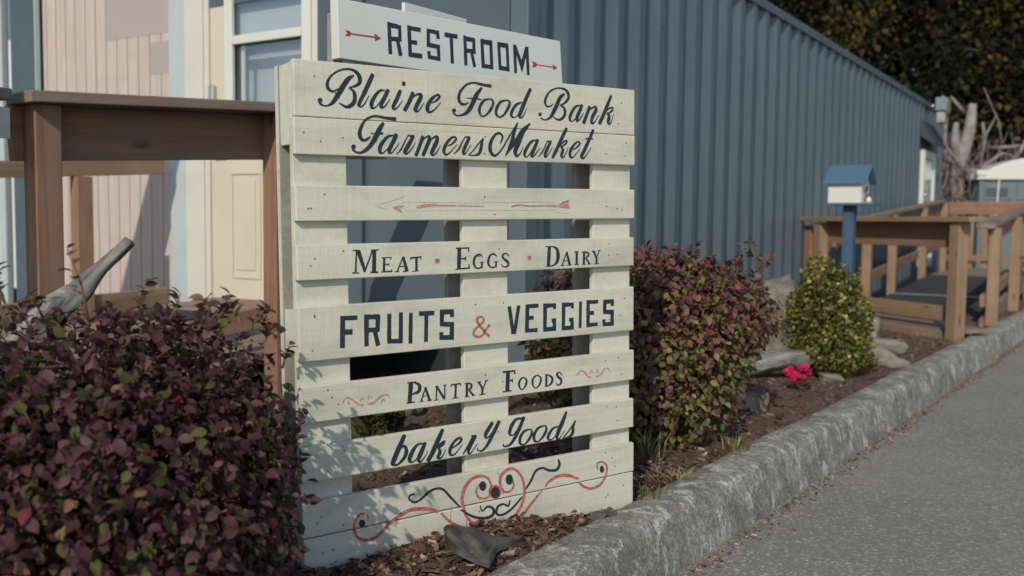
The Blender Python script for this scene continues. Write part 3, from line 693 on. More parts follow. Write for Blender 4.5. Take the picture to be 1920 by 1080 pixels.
# it stands on two stakes nailed to its back, down to the bed
for x in (.018, .425): MB().box(x-.015, x+.015, .0345, .06, -1.23, .12).build('stake', M_bare, rs, None, .002)
az = math.radians(36.7); wx = Vector((math.sin(az), math.cos(az), 0)); wn = Vector((-wx.y, wx.x, 0))
p = at(758.7, 3.7, 2.70)
wb = thing('blank_sign', 'plain white board propped up behind the restroom board', 'sign', frame(p, wx, wn, (0, 0, 1)))
MB().box(0, .27, 0, .012, -.19, 0).build('panel', M_white, wb, None, .002)
MB().box(.10, .13, .0122, .03, -.18, -.03).build('batten', M_bare, wb, None, .002)

# ================================================================ shipping container and what stands by it
M_blue = plain('blue_grey_container_paint', (.090, .122, .148), .5, .07, 2, .08, 12, .4, (.15, .185, .205), .35)
m, t, b = newmat('blue_grey_corrugated_paint', .5, .4); v = coords(t, (1, 1, 1), False)
c = ramp(t, noise(t, v, 1.6, 5), [(.3, (.082, .112, .136)), (.7, (.10, .134, .16))])
c = mix(t, ramp(t, noise(t, coords(t, (9, 9, .7), False), 1.2, 7, .7), [(.50, 0), (.72, .5)]), c, (.135, .168, .188))
c = mix(t, ramp(t, noise(t, coords(t, (5, 5, 2.2), False), 2.5, 5, .7), [(.62, 0), (.74, .4)]), c, (.065, .085, .105))
t.links.new(c, b.inputs['Base Color']); bump(t, b, noise(t, coords(t, (6, 6, 3), False), 1, 3), .25, .012)
M_corr = m
M_blue2 = plain('blue_grey_wall_paint', (.078, .105, .128), .6, .06, 3, .15, 40, .3, (.105, .14, .165), .4)
M_trimb = plain('pale_blue_trim_paint', (.43, .48, .49), .55, .06, 4, .2, 50, .3, (.44, .50, .52), .4)
M_trimw = plain('white_trim_paint', (.58, .565, .49), .55, .05, 4, .1, 40, .3)
M_door = plain('cream_door_paint', (.58, .515, .41), .45, .04, 3, .03, 30, .4)
M_dw = plain('white_vinyl', (.60, .61, .57), .4, .03, 3, .02, 30, .4)
M_metal = plain('brushed_steel', (.55, .52, .47), .35, .1, 20, .1, 80, .5, metal=.9)
M_dark = plain('dark_rubber_and_shade', (.03, .035, .04), .8, .2, 8, .2, 80, .2)
m, t, b = newmat('window_glass_with_blind', .12, .5); v = coords(t, (1, 1, 1), False)
t.links.new(ramp(t, noise(t, v, 7, 5, .7), [(.3, (.36, .40, .41)), (.7, (.47, .50, .49))]), b.inputs['Base Color']); b.inputs['Coat Weight'].default_value = .6; b.inputs['Coat Roughness'].default_value = .03
M_glass = m
CA = math.radians(32.7); A1 = Vector((math.sin(CA), math.cos(CA), 0)); B1 = Vector((-A1.y, A1.x, 0)); C0 = Vector((.064, 4.63, .10))
def cp(a, d, z): p = C0 + A1*a - B1*d; return Vector((p.x, p.y, z))          # a along the container, d out from its side, world z
con = thing('shipping_container', 'long blue grey corrugated shipping container with a door at each end', 'container', frame(C0, A1, B1, (0, 0, 1)))
CL, CW, CH = 11.9, 2.44, 2.59
mb = MB(); prof = []; a = .10; P_ = .283
while a < CL-.1-P_:
    prof += [(a, .004), (a+.074, .004), (a+.141, .040), (a+.211, .040)]; a += P_
prof.append((a, .004)); prof.append((CL-.08, .004))
n = len(prof); zs = [.12, .9, 1.7, CH-.07]
vs = [(p[0], p[1] + (rng.normal()*.0012 if 0 < k < 3 else 0), z) for k, z in enumerate(zs) for p in prof]
mb.add(vs, [(k*n+i, k*n+i+1, (k+1)*n+i+1, (k+1)*n+i) for k in range(3) for i in range(n-1)])
for k in (4, 10, 16, 23, 30, 37):                                   # sheet laps
    xk = .10+.283*k+.152; mb.box(xk, xk+.004, .0375, .0399, .13, CH-.075)
for k in range(60):                                                  # screw heads
    q = random.randrange(0, 38); xk = .10+.283*q+random.choice((.03, .045)); zk = random.choice((.55, 1.1, 1.62, 2.1))+random.gauss(0, .02)
    mb.tube([(xk, .0035, zk), (xk, -.003, zk)], .006, 6, 0)
mb.build('corrugated_side', M_corr, con)
MB().box(.0, CL, -.006, .055, CH-.07, CH+.0).build('top_rail', M_blue, con, None, .004)
MB().box(.0, CL, -.004, .055, .0, .12).build('bottom_rail', M_blue, con, None, .004)
MB().box(-.006, .10, -.002, .10, .12, CH-.071).build('corner_post', M_blue, con, None, .006)
MB().box(CL-.08, CL+.005, -.002, .10, .12, CH-.071).build('corner_post', M_blue, con, None, .006)
MB().box(.02, CL-.02, .056, CW-.02, CH-.03, CH-.005).build('roof', M_blue, con)
MB().box(.02, CL-.02, CW-.03, CW, .02, CH-.031).build('rear_side', M_blue, con)
MB().box(CL-.02, CL, .101, CW, .02, CH-.031).build('far_end', M_blue, con)
MB().box(.02, .05, .1005, 1.36, .36, CH-.031).build('end_backing', M_blue2, con)
MB().box(.06, .09, .1005, 2.44, .0, .36).build('underside_shade_strip', M_dark, con)  # dark strip standing in for the shade under the container end
MB().box(-.004, .018, .105, .985, .37, CH-.04).build('end_panel', M_blue2, con, None, .003)
MB().box(-.012, .018, 1.035, 1.355, .37, CH-.04).build('end_panel', M_blue2, con, None, .003)
MB().box(-.004, .05, 1.357, 2.44, 2.12, CH-.031).build('header', M_blue2, con)
# the near door, in the end wall
DZ = .44-.10
D_ = MB(); wz0, wz1, wb0, wb1 = DZ+.92, DZ+1.96, 1.40, 2.10
D_.box(.0, .045, 1.40, 2.245, DZ+.02, wz0+.02); D_.box(0, .045, 1.40, 2.245, wz1-.02, DZ+2.03); D_.box(0, .045, wb1-.02, 2.245, wz0+.0205, wz1-.0205); D_.box(0, .045, 1.40, wb0+.02, wz0+.0205, wz1-.0205)
dr = D_.build('door', M_door, con, None, .003); dr['label'] = 'cream panelled door with a tall sash window'
fr = MB(); fr.box(-.014, .05, 1.357, 1.398, DZ, DZ+2.08); fr.box(-.014, .05, 2.247, 2.29, DZ, DZ+2.08); fr.box(-.014, .05, 1.3985, 2.2465, DZ+2.035, DZ+2.08)
fr.box(-.02, .05, 2.292, 2.46, DZ-.2, DZ+2.2)
fr.build('door_frame', M_trimw, con, None, .003)
MB().box(-.04, .05, 1.36, 2.29, DZ-.025, DZ+.0).build('threshold', M_metal, con, None, .003)
# window in the door: outer frame, two sashes, glass
w = MB(); w.box(-.022, -.001, wb0, wb0+.07, wz0, wz1); w.box(-.022, -.001, wb1-.07, wb1, wz0, wz1); w.box(-.022, -.001, wb0+.0705, wb1-.0705, wz0, wz0+.07); w.box(-.022, -.001, wb0+.0705, wb1-.0705, wz1-.07, wz1)
zm = wz0+.62; w.box(-.028, -.001, wb0+.0705, wb1-.0705, zm, zm+.05)
wo = w.build('window', M_dw, dr, None, .003)
m_, t_, b_x = newmat('clear_glass', .03, .5); tp = nn(t_, 'ShaderNodeBsdfTransparent'); gl = nn(t_, 'ShaderNodeBsdfGlossy'); gl.inputs['Roughness'].default_value = .03; ms = nn(t_, 'ShaderNodeMixShader'); ms.inputs[0].default_value = .16
t_.links.new(tp.outputs[0], ms.inputs[1]); t_.links.new(gl.outputs[0], ms.inputs[2]); t_.links.new(ms.outputs[0], t_.nodes['Material Output'].inputs[0])
MB().box(.010, .014, wb0+.0705, wb1-.0705, wz0+.0705, zm-.0005).build('glass', m_, wo)
MB().box(.004, .008, wb0+.0705, wb1-.0705, zm+.0505, wz1-.0705).build('glass', m_, wo)
MB().box(.02, .032, wb1-.125, wb1-.10, wz0+.071, zm-.001).build('sash_bar', M_dw, wo)
MB().box(.15, .156, wb0-.1, wb1+.1, wz0-.1, zm+.02).build('blind', M_glass, wo)
MB().box(.06, .066, wb0-.02, wb1+.02, zm+.03, wz1+.05).build('upper_blind', plain('pale_upper_blind', (.46, .51, .52), .6, .05, 3, 0, 9, .3), wo)
pn = MB()
for (b0, b1) in ((1.43, 1.68), (1.82, 2.07)):
    pn.box(-.008, -.0005, b0, b1, DZ+.17, DZ+.185); pn.box(-.008, -.0005, b0, b1, DZ+.785, DZ+.80); pn.box(-.008, -.0005, b0, b0+.014, DZ+.1855, DZ+.7845); pn.box(-.008, -.0005, b1-.014, b1, DZ+.1855, DZ+.7845)
    pn.box(-.006, -.0005, b0+.045, b1-.045, DZ+.22, DZ+.75)
pn.build('moulding', M_door, dr, None, .002)
k = MB(); k.box(-.03, -.0005, 2.19, 2.242, DZ+1.17, DZ+1.32); k.build('keypad', M_metal, dr, None, .012); k = MB(); k.tube([(-.03, 2.185, DZ+.93), (-.07, 2.185, DZ+.93), (-.07, 2.09, DZ+.93)], .010, 8); k.build('lever_handle', M_metal, dr)
# far door with canopy and flood light, in the long side
dz = .30
f2 = MB(); f2.box(10.15, 10.22, -.05, .01, dz, dz+1.6); f2.box(10.95, 11.05, -.05, .01, dz, dz+1.6); f2.box(10.2205, 10.9495, -.05, .01, dz+1.5, dz+1.6); f2.box(10.2205, 10.9495, -.05, .01, dz+.72, dz+.86); f2.box(10.2205, 10.9495, -.05, .01, dz, dz+.12)
d2 = f2.build('door', M_dw, con, None, .004); d2['label'] = 'far white door with two glass panes'
g = MB(); g.box(10.221, 10.949, -.03, -.02, dz+.1205, dz+.7195); g.box(10.221, 10.949, -.03, -.02, dz+.8605, dz+1.4995); g.build('pane', M_glass, d2)
k = MB(); k.tube([(10.2, -.05, dz+.85), (10.2, -.12, dz+.85)], .03, 8); k.build('handle', M_metal, d2); k = MB(); k.tube([(10.2, -.05, dz+.98), (10.2, -.09, dz+.98)], .03, 8); k.build('deadbolt', M_metal, d2)
cn = MB().prism([(-.0, dz+2.0), (-.0, dz+1.78), (-.17, dz+1.66), (-.17, dz+1.70)], 10.05, 11.1, 0, 'x'); cn.build('canopy', plain('shade_darkened_canopy', (.04, .055, .075), .6, .1), con)  # canopy colour darkened to carry the shade of its underside
fl = thing('flood_light', 'grey flood light bracketed at the far top end of the container', 'flood light', frame(C0 + A1*10.4 + Vector((0, 0, 2.42)), A1, B1, (0, 0, 1)))
MB().box(-.05, .25, -.26, -.12, .02, .20).build('housing', plain('grey_cast_housing', (.17, .22, .25), .5, .1), fl, None, .01)
MB().box(-.05, .25, -.275, -.261, -.0, .19).build('lens', plain('amber_lens', (.30, .27, .20), .3, .15), fl, None, .01)
MB().box(-.04, .24, -.25, -.14, -.14, .0).build('lamp', plain('dusty_lamp_glass', (.36, .34, .27), .3, .2, 15), fl, None, .01)
MB().tube([(.1, -.006, .1), (.1, -.12, .1)], .02, 8).build('bracket', M_metal, fl)

# plank shed to the left of the container
M_plank, t, b = newmat('pinkish_plank_paint', .7, .2); v = coords(t, (1, 1, 1), False)
c = ramp(t, noise(t, coords(t, (30, 30, 2), False), 1, 5, .6), [(.3, (.46, .38, .335)), (.7, (.55, .465, .41))])
c = mix(t, ramp(t, noise(t, v, 5, 5, .7), [(.55, 0), (.72, .35)]), c, (.38, .29, .225))
t.links.new(c, b.inputs['Base Color']); bump(t, b, noise(t, coords(t, (60, 60, 4), False), 1, 4), .3, .002)
M_plank2 = plain('pinker_repainted_plank', (.39, .335, .33), .7, .04, 4, .2, 50, .2)
sh = thing('plank_shed', 'pale pinkish plank shed wall joined to the container end', 'shed', frame(C0, A1, B1, (0, 0, 1)))
mb = MB(); b0 = 2.62; i = 0
while b0 < 4.0:
    b1 = min(b0+.112, 4.01); mb.box(.02, .06, b0+.004, b1-.004, .05, 3.3); b0 = b1; i += 1
mb.box(.03, .058, 2.6, 4.02, .05, 3.29, 2)
mb.box(.0185, .0198, 2.62+.0025, 2.62+.112*6-.0025, 2.02, 3.29, 1)
mb.box(.0187, .0198, 2.62+.0025, 2.62+.112*1.9, 1.77, 1.97, 1)
mb.build('planks', [M_plank, M_plank2, plain('plank_groove', (.20, .16, .15), .9)], sh)
MB().box(-.012, .06, 2.462, 2.618, .05, 3.3).build('corner_trim', M_trimb, sh, None, .004)
MB().box(-.03, .16, 4.022, 4.33, .05, 3.3).build('blue_pilaster', M_blue2, sh, None, .006)
MB().box(-.036, -.0, 4.012, 4.0215, .05, 3.3).build('edge_strip', M_trimb, sh, None, .002)
MB().box(.06, 2.4, 2.47, 4.33, .05, 3.28).build('shed_body', M_blue2, sh)
dn = thing('downspout', 'blue painted downspout beside the plank shed', 'downspout', frame(C0 + B1*4.40, A1, B1, (0, 0, 1)))
MB().box(-.06, .0, .0, .085, .05, 3.3).build('pipe', M_trimb, dn, None, .012)
for z in (1.62, 1.74): MB().box(-.067, .005, -.008, .093, z, z+.022).build('strap', M_trimb, dn, None, .004)
wt = thing('white_trailer', 'white walled trailer with a window left of the downspout', 'trailer', frame(C0 + B1*4.56 + A1*.25, A1, B1, (0, 0, 1)))
MB().box(0, 2.2, 0, 3.0, .3, 3.2).build('wall', plain('white_siding', (.62, .63, .60), .6, .04, 2, .1, 30, .2), wt, None, .01)
wf = MB(); wf.box(-.03, -.0005, .0, .9, 1.79, 1.85); wf.box(-.03, -.0005, .0, .05, 1.8505, 2.7); ww = wf.build('window', M_dw, wt, None, .004)
MB().box(-.012, -.001, .0505, .9, 1.8505, 2.2).build('glass', plain('bright_window_glass', (.62, .66, .66), .1, .05), ww)
MB().box(-.010, -.001, .0505, .9, 2.2005, 2.7).build('blind', plain('blue_grey_blind', (.16, .21, .27), .5, .05), ww)

# ================================================================ near wooden ramp by the door
M_lum = wood('reddish_cedar_lumber', (.20, .102, .060), (.37, .205, .125), gx=1.0, gy=26, grey=(.26, .22, .19), grey_amt=.35)
M_lum2 = wood('tan_cedar_lumber', (.215, .14, .085), (.36, .25, .165), gx=1.0, gy=24)
M_lumd = wood('grey_brown_weathered_cap', (.17, .105, .075), (.30, .20, .15), gx=1.0, gy=24, grey=(.27, .25, .23), grey_amt=.6)
rampw = thing('wooden_ramp', 'brown timber access ramp with rails rising to the cream door', 'ramp', Matrix.Translation((-1.3, 4.3, .15)))
pl = at(15, 186, 3.22); pr = at(510, 207, 4.05); d_ = (pr-pl); far = pl + d_*1.6
ax = Vector((d_.x, d_.y, 0)).normalized(); sd = Vector((ax.y, -ax.x, 0))         # sd: towards the camera side
cw = sd*.07; board('cap_rail', pl + cw, far + cw, .185, .038, M_lumd, rampw)
bh = .184; dn_ = Vector((0, 0, -.019-bh/2-.001))
board('rail_board', pl + dn_ - sd*.0, far + dn_, .038, bh, M_lum, rampw)
pp = at(52, 400, 3.36)
def post(p, z0, z1, mat=M_lum, par=rampw, w=.089, dirx=None):
    x = Vector((0, 0, 1)); y = dirx or sd
    L = z1-z0; z = x.cross(y); o = MB().box(0, L, -w/2, w/2, -w/2, w/2).build('post', mat, None, None, .004); return place(o, par, frame((p.x, p.y, z0), x, y, z))
off = sd*.066
q = pl + d_*.075 + off; post(q, .12, q.z-.021)
q = pl + d_*.98 + off; post(q, .12, q.z-.022)
e0 = pl + Vector((-.03, -.06, .004)); e1 = Vector((-2.05, 2.2, e0.z-.02)); board('cap_rail', e0, e1, .2, .038, M_lumd, rampw); board('rail_board', e0 + dn_ + Vector((-.03, 0, 0)), e1 + dn_ + Vector((-.03, 0, 0)), .038, bh, M_lum, rampw)
q = Vector((-1.80, 2.62, 0)); post(q, .12, 1.98, M_lum, rampw, .1, Vector((1, 0, 0)))  # unseen post, added and made tall to shade the front rail post
o = MB().box(-.02, .02, -.003, .0, -.05, .05).build('bracket', M_metal); place(o, rampw, frame(at(6, 230, 3.12), ax, -sd, (0, 0, 1)))
# rails on the far side
bl = at(-40, 318, 4.95); br = at(305, 313, 5.9); board('rail_board', bl, br, .038, .089, M_lum2, rampw)
q = at(154, 420, 5.42); post(q, .15, at(154, 331, 5.42).z, M_lum, rampw)
q = at(-60, 420, 4.9); post(q, .15, at(-60, 331, 4.9).z, M_lum, rampw)
tl = at(-30, 600, 4.95); tr = at(312, 560, 5.86); board('toe_board', tl, tr, .038, .14, M_lum2, rampw)
q0 = pl + d_*.0; tz = Vector((0, 0, at(494, 594, 3.95).z - pr.z)); board('toe_board', pl + d_*.3 + tz - Vector((0, 0, .04)), pl + d_*.985 + tz, .038, .089, M_lum, rampw)
for k in (-.2, .25, .7, 1.1):
    for w_ in (.08, 1.65): p_ = pl + d_*k - sd*w_; post(p_, .1, .33+.085*k-.04, M_lumd, rampw)
# unseen beam and tall post, added to throw a slanting shadow on the planks
ba, bb_ = Vector((-3.55, 2.9, 2.6)), Vector((-2.62, 4.39, 2.6)); board('unseen_shadow_beam', ba, bb_ + (bb_-ba)*.04, .24, .18, M_lum, rampw); post(Vector((-3.45, 3.06, 0)), .1, 2.478, M_lum, rampw, .12)
# deck
dk = MB(); i0 = bl - Vector((0, 0, 0)); zr = lambda k: .36 + .13*k
for k in np.arange(-.25, 1.9, .075):
    a_ = pl + d_*k; a2 = pl + d_*(k+.07); w_ = sd*1.75
    za = .33 + .085*k
    dk.add([(a_.x-.02*sd.x, a_.y-.02*sd.y, za), (a2.x, a2.y, za+.005), (a2.x-w_.x, a2.y-w_.y, za+.005), (a_.x-w_.x, a_.y-w_.y, za),
            (a_.x, a_.y, za-.038), (a2.x, a2.y, za-.033), (a2.x-w_.x, a2.y-w_.y, za-.033), (a_.x-w_.x, a_.y-w_.y, za-.038)],
           [(0, 3, 2, 1), (4, 5, 6, 7), (0, 1, 5, 4), (2, 3, 7, 6), (1, 2, 6, 5), (3, 0, 4, 7)])
o = dk.build('deck', M_lumd); place(o, rampw, Matrix.Identity(4))
ml = atz(430, 648, .445); mt = MB().box(-.45, .45, -.3, .3, -.006, .006); o = mt.build('door_mat', M_dark); place(o, rampw, frame(cp(-.32, -1.85, .447), A1, B1, (0, 0, 1)))

# ================================================================ far ramp
M_mat, t, b = newmat('black_grit_mat', .9, .2); v = coords(t, (1, 1, 1), False)
t.links.new(ramp(t, noise(t, v, 160, 3), [(.4, (.028, .032, .036)), (.68, (.075, .08, .085))]), b.inputs['Base Color']); bump(t, b, noise(t, v, 200, 3), .4, .003)
M_alu = plain('aluminium_strip', (.5, .5, .47), .4, .1, 10, .05, 60, .5, metal=.7)
rp = thing('accessible_ramp', 'brown timber ramp with black grit surface beside the kerb, up to the far door', 'ramp', Matrix.Translation(cp(6.5, .8, .15)))
def rz(a): return .10 + .048*(a-4.2) if a < 9.3 else .345
d0, d1 = .30, 1.40
mb = MB()
st = [4.15, 7.0, 9.3, 11.9]
for i in range(3):
    a0, a1 = st[i]+.012, st[i+1]-.012
    mb.add([cp(a0, d0, rz(a0)), cp(a1, d0, rz(a1)), cp(a1, d1, rz(a1)), cp(a0, d1, rz(a0)), cp(a0, d0, rz(a0)-.03), cp(a1, d0, rz(a1)-.03), cp(a1, d1, rz(a1)-.03), cp(a0, d1, rz(a0)-.03)],
           [(0, 1, 2, 3), (7, 6, 5, 4), (0, 4, 5, 1), (2, 6, 7, 3), (1, 5, 6, 2), (3, 7, 4, 0)], 0 if i < 2 else 1)
place(mb.build('ramp_surface', [M_mat, M_lumd]), rp, Matrix.Identity(4))
for a in (4.13, 7.0): board('metal_strip', cp(a, d0, rz(a)+.004), cp(a, d1, rz(a)+.004), .06, .006, M_alu, rp, .001)
P1 = cp(3.573, 1.42, 0); PL = at(1540, 420, 8.35); PL2 = at(1522, 420, 8.55)
nx = (P1-PL); nx.z = 0; nx.normalize(); sn = Vector((nx.y, -nx.x, 0))
if sn.y > 0: sn = -sn
post(P1, .02, 1.0, M_lum2, rp, .092, sn); post(PL, .1, .985, M_lum2, rp, .089, sn); post(PL2, .1, .96, M_lum, rp, .089, sn)
capz = Vector((0, 0, 1.018)); A_ = Vector((PL.x, PL.y, 0)) - nx*.22; B_ = Vector((P1.x, P1.y, 0)) + nx*.16
board('cap_rail', A_+capz, B_+capz, .14, .038, M_lum2, rp)
A2 = Vector((PL.x, PL.y, 0)) - sn*.065; B2 = Vector((P1.x, P1.y, 0)) - sn*.066
board('rail_board', A2 + Vector((0, 0, .905)), B2 + nx*.02 + Vector((0, 0, .905)), .038, .185, M_lum, rp)
board('toe_board', A2 + Vector((0, 0, .325)), B2 - nx*.1 + Vector((0, 0, .325)), .038, .11, M_lum2, rp)
board('rim_board', A2 + Vector((0, 0, .135)), B2 + nx*.0 + Vector((0, 0, .135)), .05, .12, M_lumd, rp); board('rim_board', A2 - sn*.16 + Vector((0, 0, .205)), B2 - sn*.16 - nx*.02 + Vector((0, 0, .205)), .26, .03, M_lumd, rp)
board('entry_board', cp(3.75, 1.22, .12), cp(4.7, 1.26, .12), .34, .04, M_lum2, rp)
# inner rail along the container
def capz_(a): return .96 + .06*(a-5.0)
for nm, w_, h_, dz_, mt in (('cap_rail', .14, .038, .0, M_lumd), ('rail_board', .038, .18, -.112, M_lum), ('toe_board', .038, .10, -.62, M_lum)):
    board(nm, cp(5.1, .16, capz_(5.1)+dz_), cp(10.9, .16, capz_(10.9)+dz_), w_, h_, mt, rp)
for a in (6.16, 7.4, 9.26, 10.85): post(cp(a, .16+.065, 0), .1, capz_(a)-.02, M_lum2, rp, .089, -B1)
# outer rail along the kerb
for nm, w_, h_, dz_, mt in (('cap_rail', .14, .038, .0, M_lumd), ('rail_board', .038, .14, -.095, M_lum), ('toe_board', .038, .10, -.62, M_lum), ('toe_board', .038, .18, -.86, M_lumd)):
    board(nm, cp(4.85, 1.44, capz_(4.85)+dz_+.02), cp(12.0, 1.44, capz_(12.0)+dz_+.02), w_, h_, mt, rp)
for a in (4.98, 6.73, 8.4, 10.1, 11.6): post(cp(a, 1.44+.066, 0), .02, capz_(a), M_lum2, rp, .092, -B1)
# end rail across the platform
for nm, h_, z_, mt in (('rail_board', .19, 1.24, M_lum), ('toe_board', .09, .49, M_lum2)): board(nm, cp(11.95, .12, z_), cp(11.95, 1.46, z_), .038, h_, mt, rp)
for d in (.42, .62, 1.38): post(cp(12.02, d, 0), .1, 1.14, M_lum2, rp, .089, -A1)

# ================================================================ birdhouse letter box on a blue post
M_bp = wood('blue_stained_post', (.04, .075, .13), (.07, .12, .19), gx=1, gy=26, knots=False)
M_br = plain('blue_roof_paint', (.065, .135, .21), .5, .05, 6, .05)
M_bw = plain('white_box_paint', (.62, .61, .56), .5, .03, 5, .05)
bp = at(1589, 520, 6.35); az = math.radians(126); bx = Vector((math.sin(az), math.cos(az), 0)); by = Vector((-bx.y, bx.x, 0))
bh_ = thing('birdhouse', 'white birdhouse with a blue gabled roof on a blue post', 'birdhouse', frame((bp.x, bp.y, .14), bx, by, (0, 0, 1)))
zt = at(1589, 385, 6.35).z - .14
o = MB().box(0, zt, -.035, .035, -.035, .035).build('post', M_bp, None, None, .004); place(o, bh_, frame(bp+Vector((-.0, 0, .14-bp.z)), Vector((-.0, .0, 1)), bx, Vector((0, 0, 1)).cross(bx)))
MB().box(-.125, .18, -.10, .10, zt+.0, zt+.014).build('floor_plate', M_br, bh_, None, .002)
BW_ = .122
MB().prism([(-.085, zt+.0145), (.085, zt+.0145), (.085, zt+.150), (0, zt+.25), (-.085, zt+.150)], -.12, .095, 0, 'x').build('box', M_bw, bh_, None, .002)
for s_ in (-1, 1):
    n0 = [(0, zt+.2515), (s_*.112, zt+.135), (s_*.112, zt+.147), (0, zt+.264)]
    MB().prism(n0 if s_ < 0 else n0[::-1], -.145, .135, 0, 'x').build('roof_panel', M_br, bh_, None, .002)
fb = MB(); fb.box(.0955, .099, -.03, .005, zt+.03, zt+.10, 0); fb.add([(.0998, .03+.018*math.cos(a), zt+.11+.018*math.sin(a)) for a in np.arange(10)*.628], [tuple(range(10))], 1); fb.box(.0955, .098, .03, .06, zt+.03, zt+.08, 1)
fb.build('painted_front', [plain('orange_door_paint', (.45, .22, .09), .6, .1), M_dark], bh_)
MB().tube([(.125, -.035, zt+.014), (.13, -.03, zt+.032), (.125, -.03, zt+.055)], [.014, .018, .008], 8).build('figurine', M_bw, bh_)

# ================================================================ portable toilet at the right edge
M_pt = plain('grey_green_plastic', (.13, .17, .185), .5, .05, 3, .05, 30, .4)
M_pw = plain('white_plastic_roof', (.62, .62, .57), .45, .03, 3, .03, 30, .4)
Y_ = 16.; tl_ = at(1836, 337, Y_); ty = Vector((.12, .99, 0)).normalized(); tx = Vector((ty.y, -ty.x, 0))
tb = thing('portable_toilet', 'grey green portable toilet with a white domed roof', 'portable toilet', frame((tl_.x, tl_.y, -.05), tx, ty, (0, 0, 1)))
zt2 = tl_.z + .05; TW = 1.75
MB().box(0, TW, 0, 1.6, 0, zt2).build('cabin', M_pt, tb, None, .03)
lv = MB(); lv.box(.0, .05, -.03, -.0005, .02, zt2-.02); lv.box(TW-.05, TW, -.03, -.0005, .02, zt2-.02)
lv.box(.08, .52, -.02, -.0005, zt2-.33, zt2-.08); lv.box(.60, 1.6, -.02, -.0005, zt2-.33, zt2-.05); lv.box(.08, .16, -.02, -.0005, .3, zt2-.45)
lv.build('moulded_panel', M_pt, tb, None, .012)
gr = MB()
for i in range(3): gr.box(.11, .45, -.024, -.0205, zt2-.17-.05*i, zt2-.145-.05*i)
gr.build('vent', M_dark, tb)
MB().box(.42, 1.0, -.022, -.0205, zt2-.62, zt2-.50).build('placard', M_pw, tb)
MB().tube([(.30, -.04, zt2), (.24, -.04, .4)], .012, 6).build('vent_pipe', M_pw, tb)
rf = MB(); xs = np.linspace(0, 1, 15)
def arc(x): return zt2 + .03 + .34*math.sin(math.pi*min(max(x, 0), 1))**.8
pr_ = [(-.05, zt2+.001), (TW+.05, zt2+.001)] + [(-.05+(TW+.1)*x, arc(x)) for x in xs[::-1]]
rf.prism(pr_, -.06, 1.66, 0, 'y'); rf.build('roof', M_pw, tb, None, .02)
MB().box(-.06, .10, -.08, .1, zt2+.05, zt2+.16).build('roof_corner', M_pw, tb, None, .03)

# ================================================================ shrubs
L_pur = leafmat('purple_leaf', (.075, .024, .034)); L_pur2 = leafmat('dusty_plum_leaf', (.125, .05, .054)); L_red = leafmat('red_leaf', (.22, .025, .035), .3)
L_pf = leafmat('dark_plum_leaf', (.07, .024, .032)); L_pf2 = leafmat('muted_plum_leaf', (.115, .055, .056))
L_od = leafmat('dark_olive_leaf', (.050, .052, .018)); L_rd = leafmat('deep_red_leaf', (.14, .022, .03), .3)
L_ol = leafmat('olive_leaf', (.085, .085, .022)); L_gr = leafmat('green_leaf', (.085, .12, .028)); L_br = leafmat('bronze_leaf', (.20, .115, .055))
L_mv = leafmat('mauve_leaf', (.165, .072, .072)); L_ol2 = leafmat('yellow_olive_leaf', (.20, .175, .05))
L_bx = leafmat('boxwood_dark_leaf', (.07, .09, .02), .35); L_bx2 = leafmat('boxwood_leaf', (.165, .165, .038), .3); L_bx3 = leafmat('boxwood_pale_tip', (.38, .335, .12), .25)
M_twig = plain('shrub_twig', (.19, .115, .07), .8, .3, 30, .3, 90, .15)
M_twigg = plain('grey_twig', (.27, .23, .20), .85, .3, 20, .4, 60, .15)
def twigs(base, P, k, r0=.007, mat=M_twig, parent=None, name='branches', bend=.06, tips=()):
    mb = MB()
    for (b, e) in tips: mb.tube([b, (Vector(b)+Vector(e))/2+Vector((random.gauss(0, .006), random.gauss(0, .006), 0)), e], [.0028, .002, .0012], 5)
    for i in rng.choice(len(P), k, replace=False):
        b0 = Vector(base) + Vector((random.gauss(0, .05), random.gauss(0, .05), 0)); e = Vector(P[i])
        m1 = b0.lerp(e, .4) + Vector((random.gauss(0, bend), random.gauss(0, bend), .04)); m2 = b0.lerp(e, .75) + Vector((random.gauss(0, bend*.6), random.gauss(0, bend*.6), .03))
        mb.tube([b0, m1, m2, e], [r0, r0*.75, r0*.5, r0*.22], 5)
    o = mb.build(name, mat, None); o.parent = parent; o.matrix_basis = wm(parent).inverted(); return o
def sprigs(tips, n_leaf, size, up=.9):
    """small tufts of leaves round given shoot tips"""
    P = []; N = []; T = []; Z = []
    for (b, e) in tips:
        b = np.array(b); e = np.array(e); ax_ = (e-b)/np.linalg.norm(e-b)
        for j in range(n_leaf):
            q = b + (e-b)*(.25+.75*(j+1)/n_leaf); r = rng.normal(size=3); r -= ax_*(r@ax_); r /= np.linalg.norm(r)
            P.append(q); T.append(ax_*.45+r); N.append(ax_*.9-r*.3+rng.normal(size=3)*.25); Z.append(size*rng.uniform(.7, 1.15))
    return map(np.array, (P, N, T, Z))
def shrub(name, label, base, blobs, n, size, mats, pick, tips=(), lo=.4, wide=.32, ntw=60, zmin=None, r0=.006, group=None, droop=.5, flush=0):
    t_ = thing(name, label, 'shrub', Vector(base), group)
    P, N, r = blob_points(blobs, n, lo, zmin); Nn, T = leaf_dirs(N, droop); Z = size*rng.uniform(.55, 1.2, len(P))
    if tips:
        p2, n2, t2, z2 = sprigs(tips, 7, size); P = np.vstack([P, p2]); Nn = np.vstack([Nn, n2]); T = np.vstack([T, t2]); Z = np.concatenate([Z, z2])
    leaf_object('foliage', P, Nn, T, Z, pick(P), mats, t_, wide)
    twigs(base, P, ntw, r0, M_twig, t_, tips=tips)
    return t_
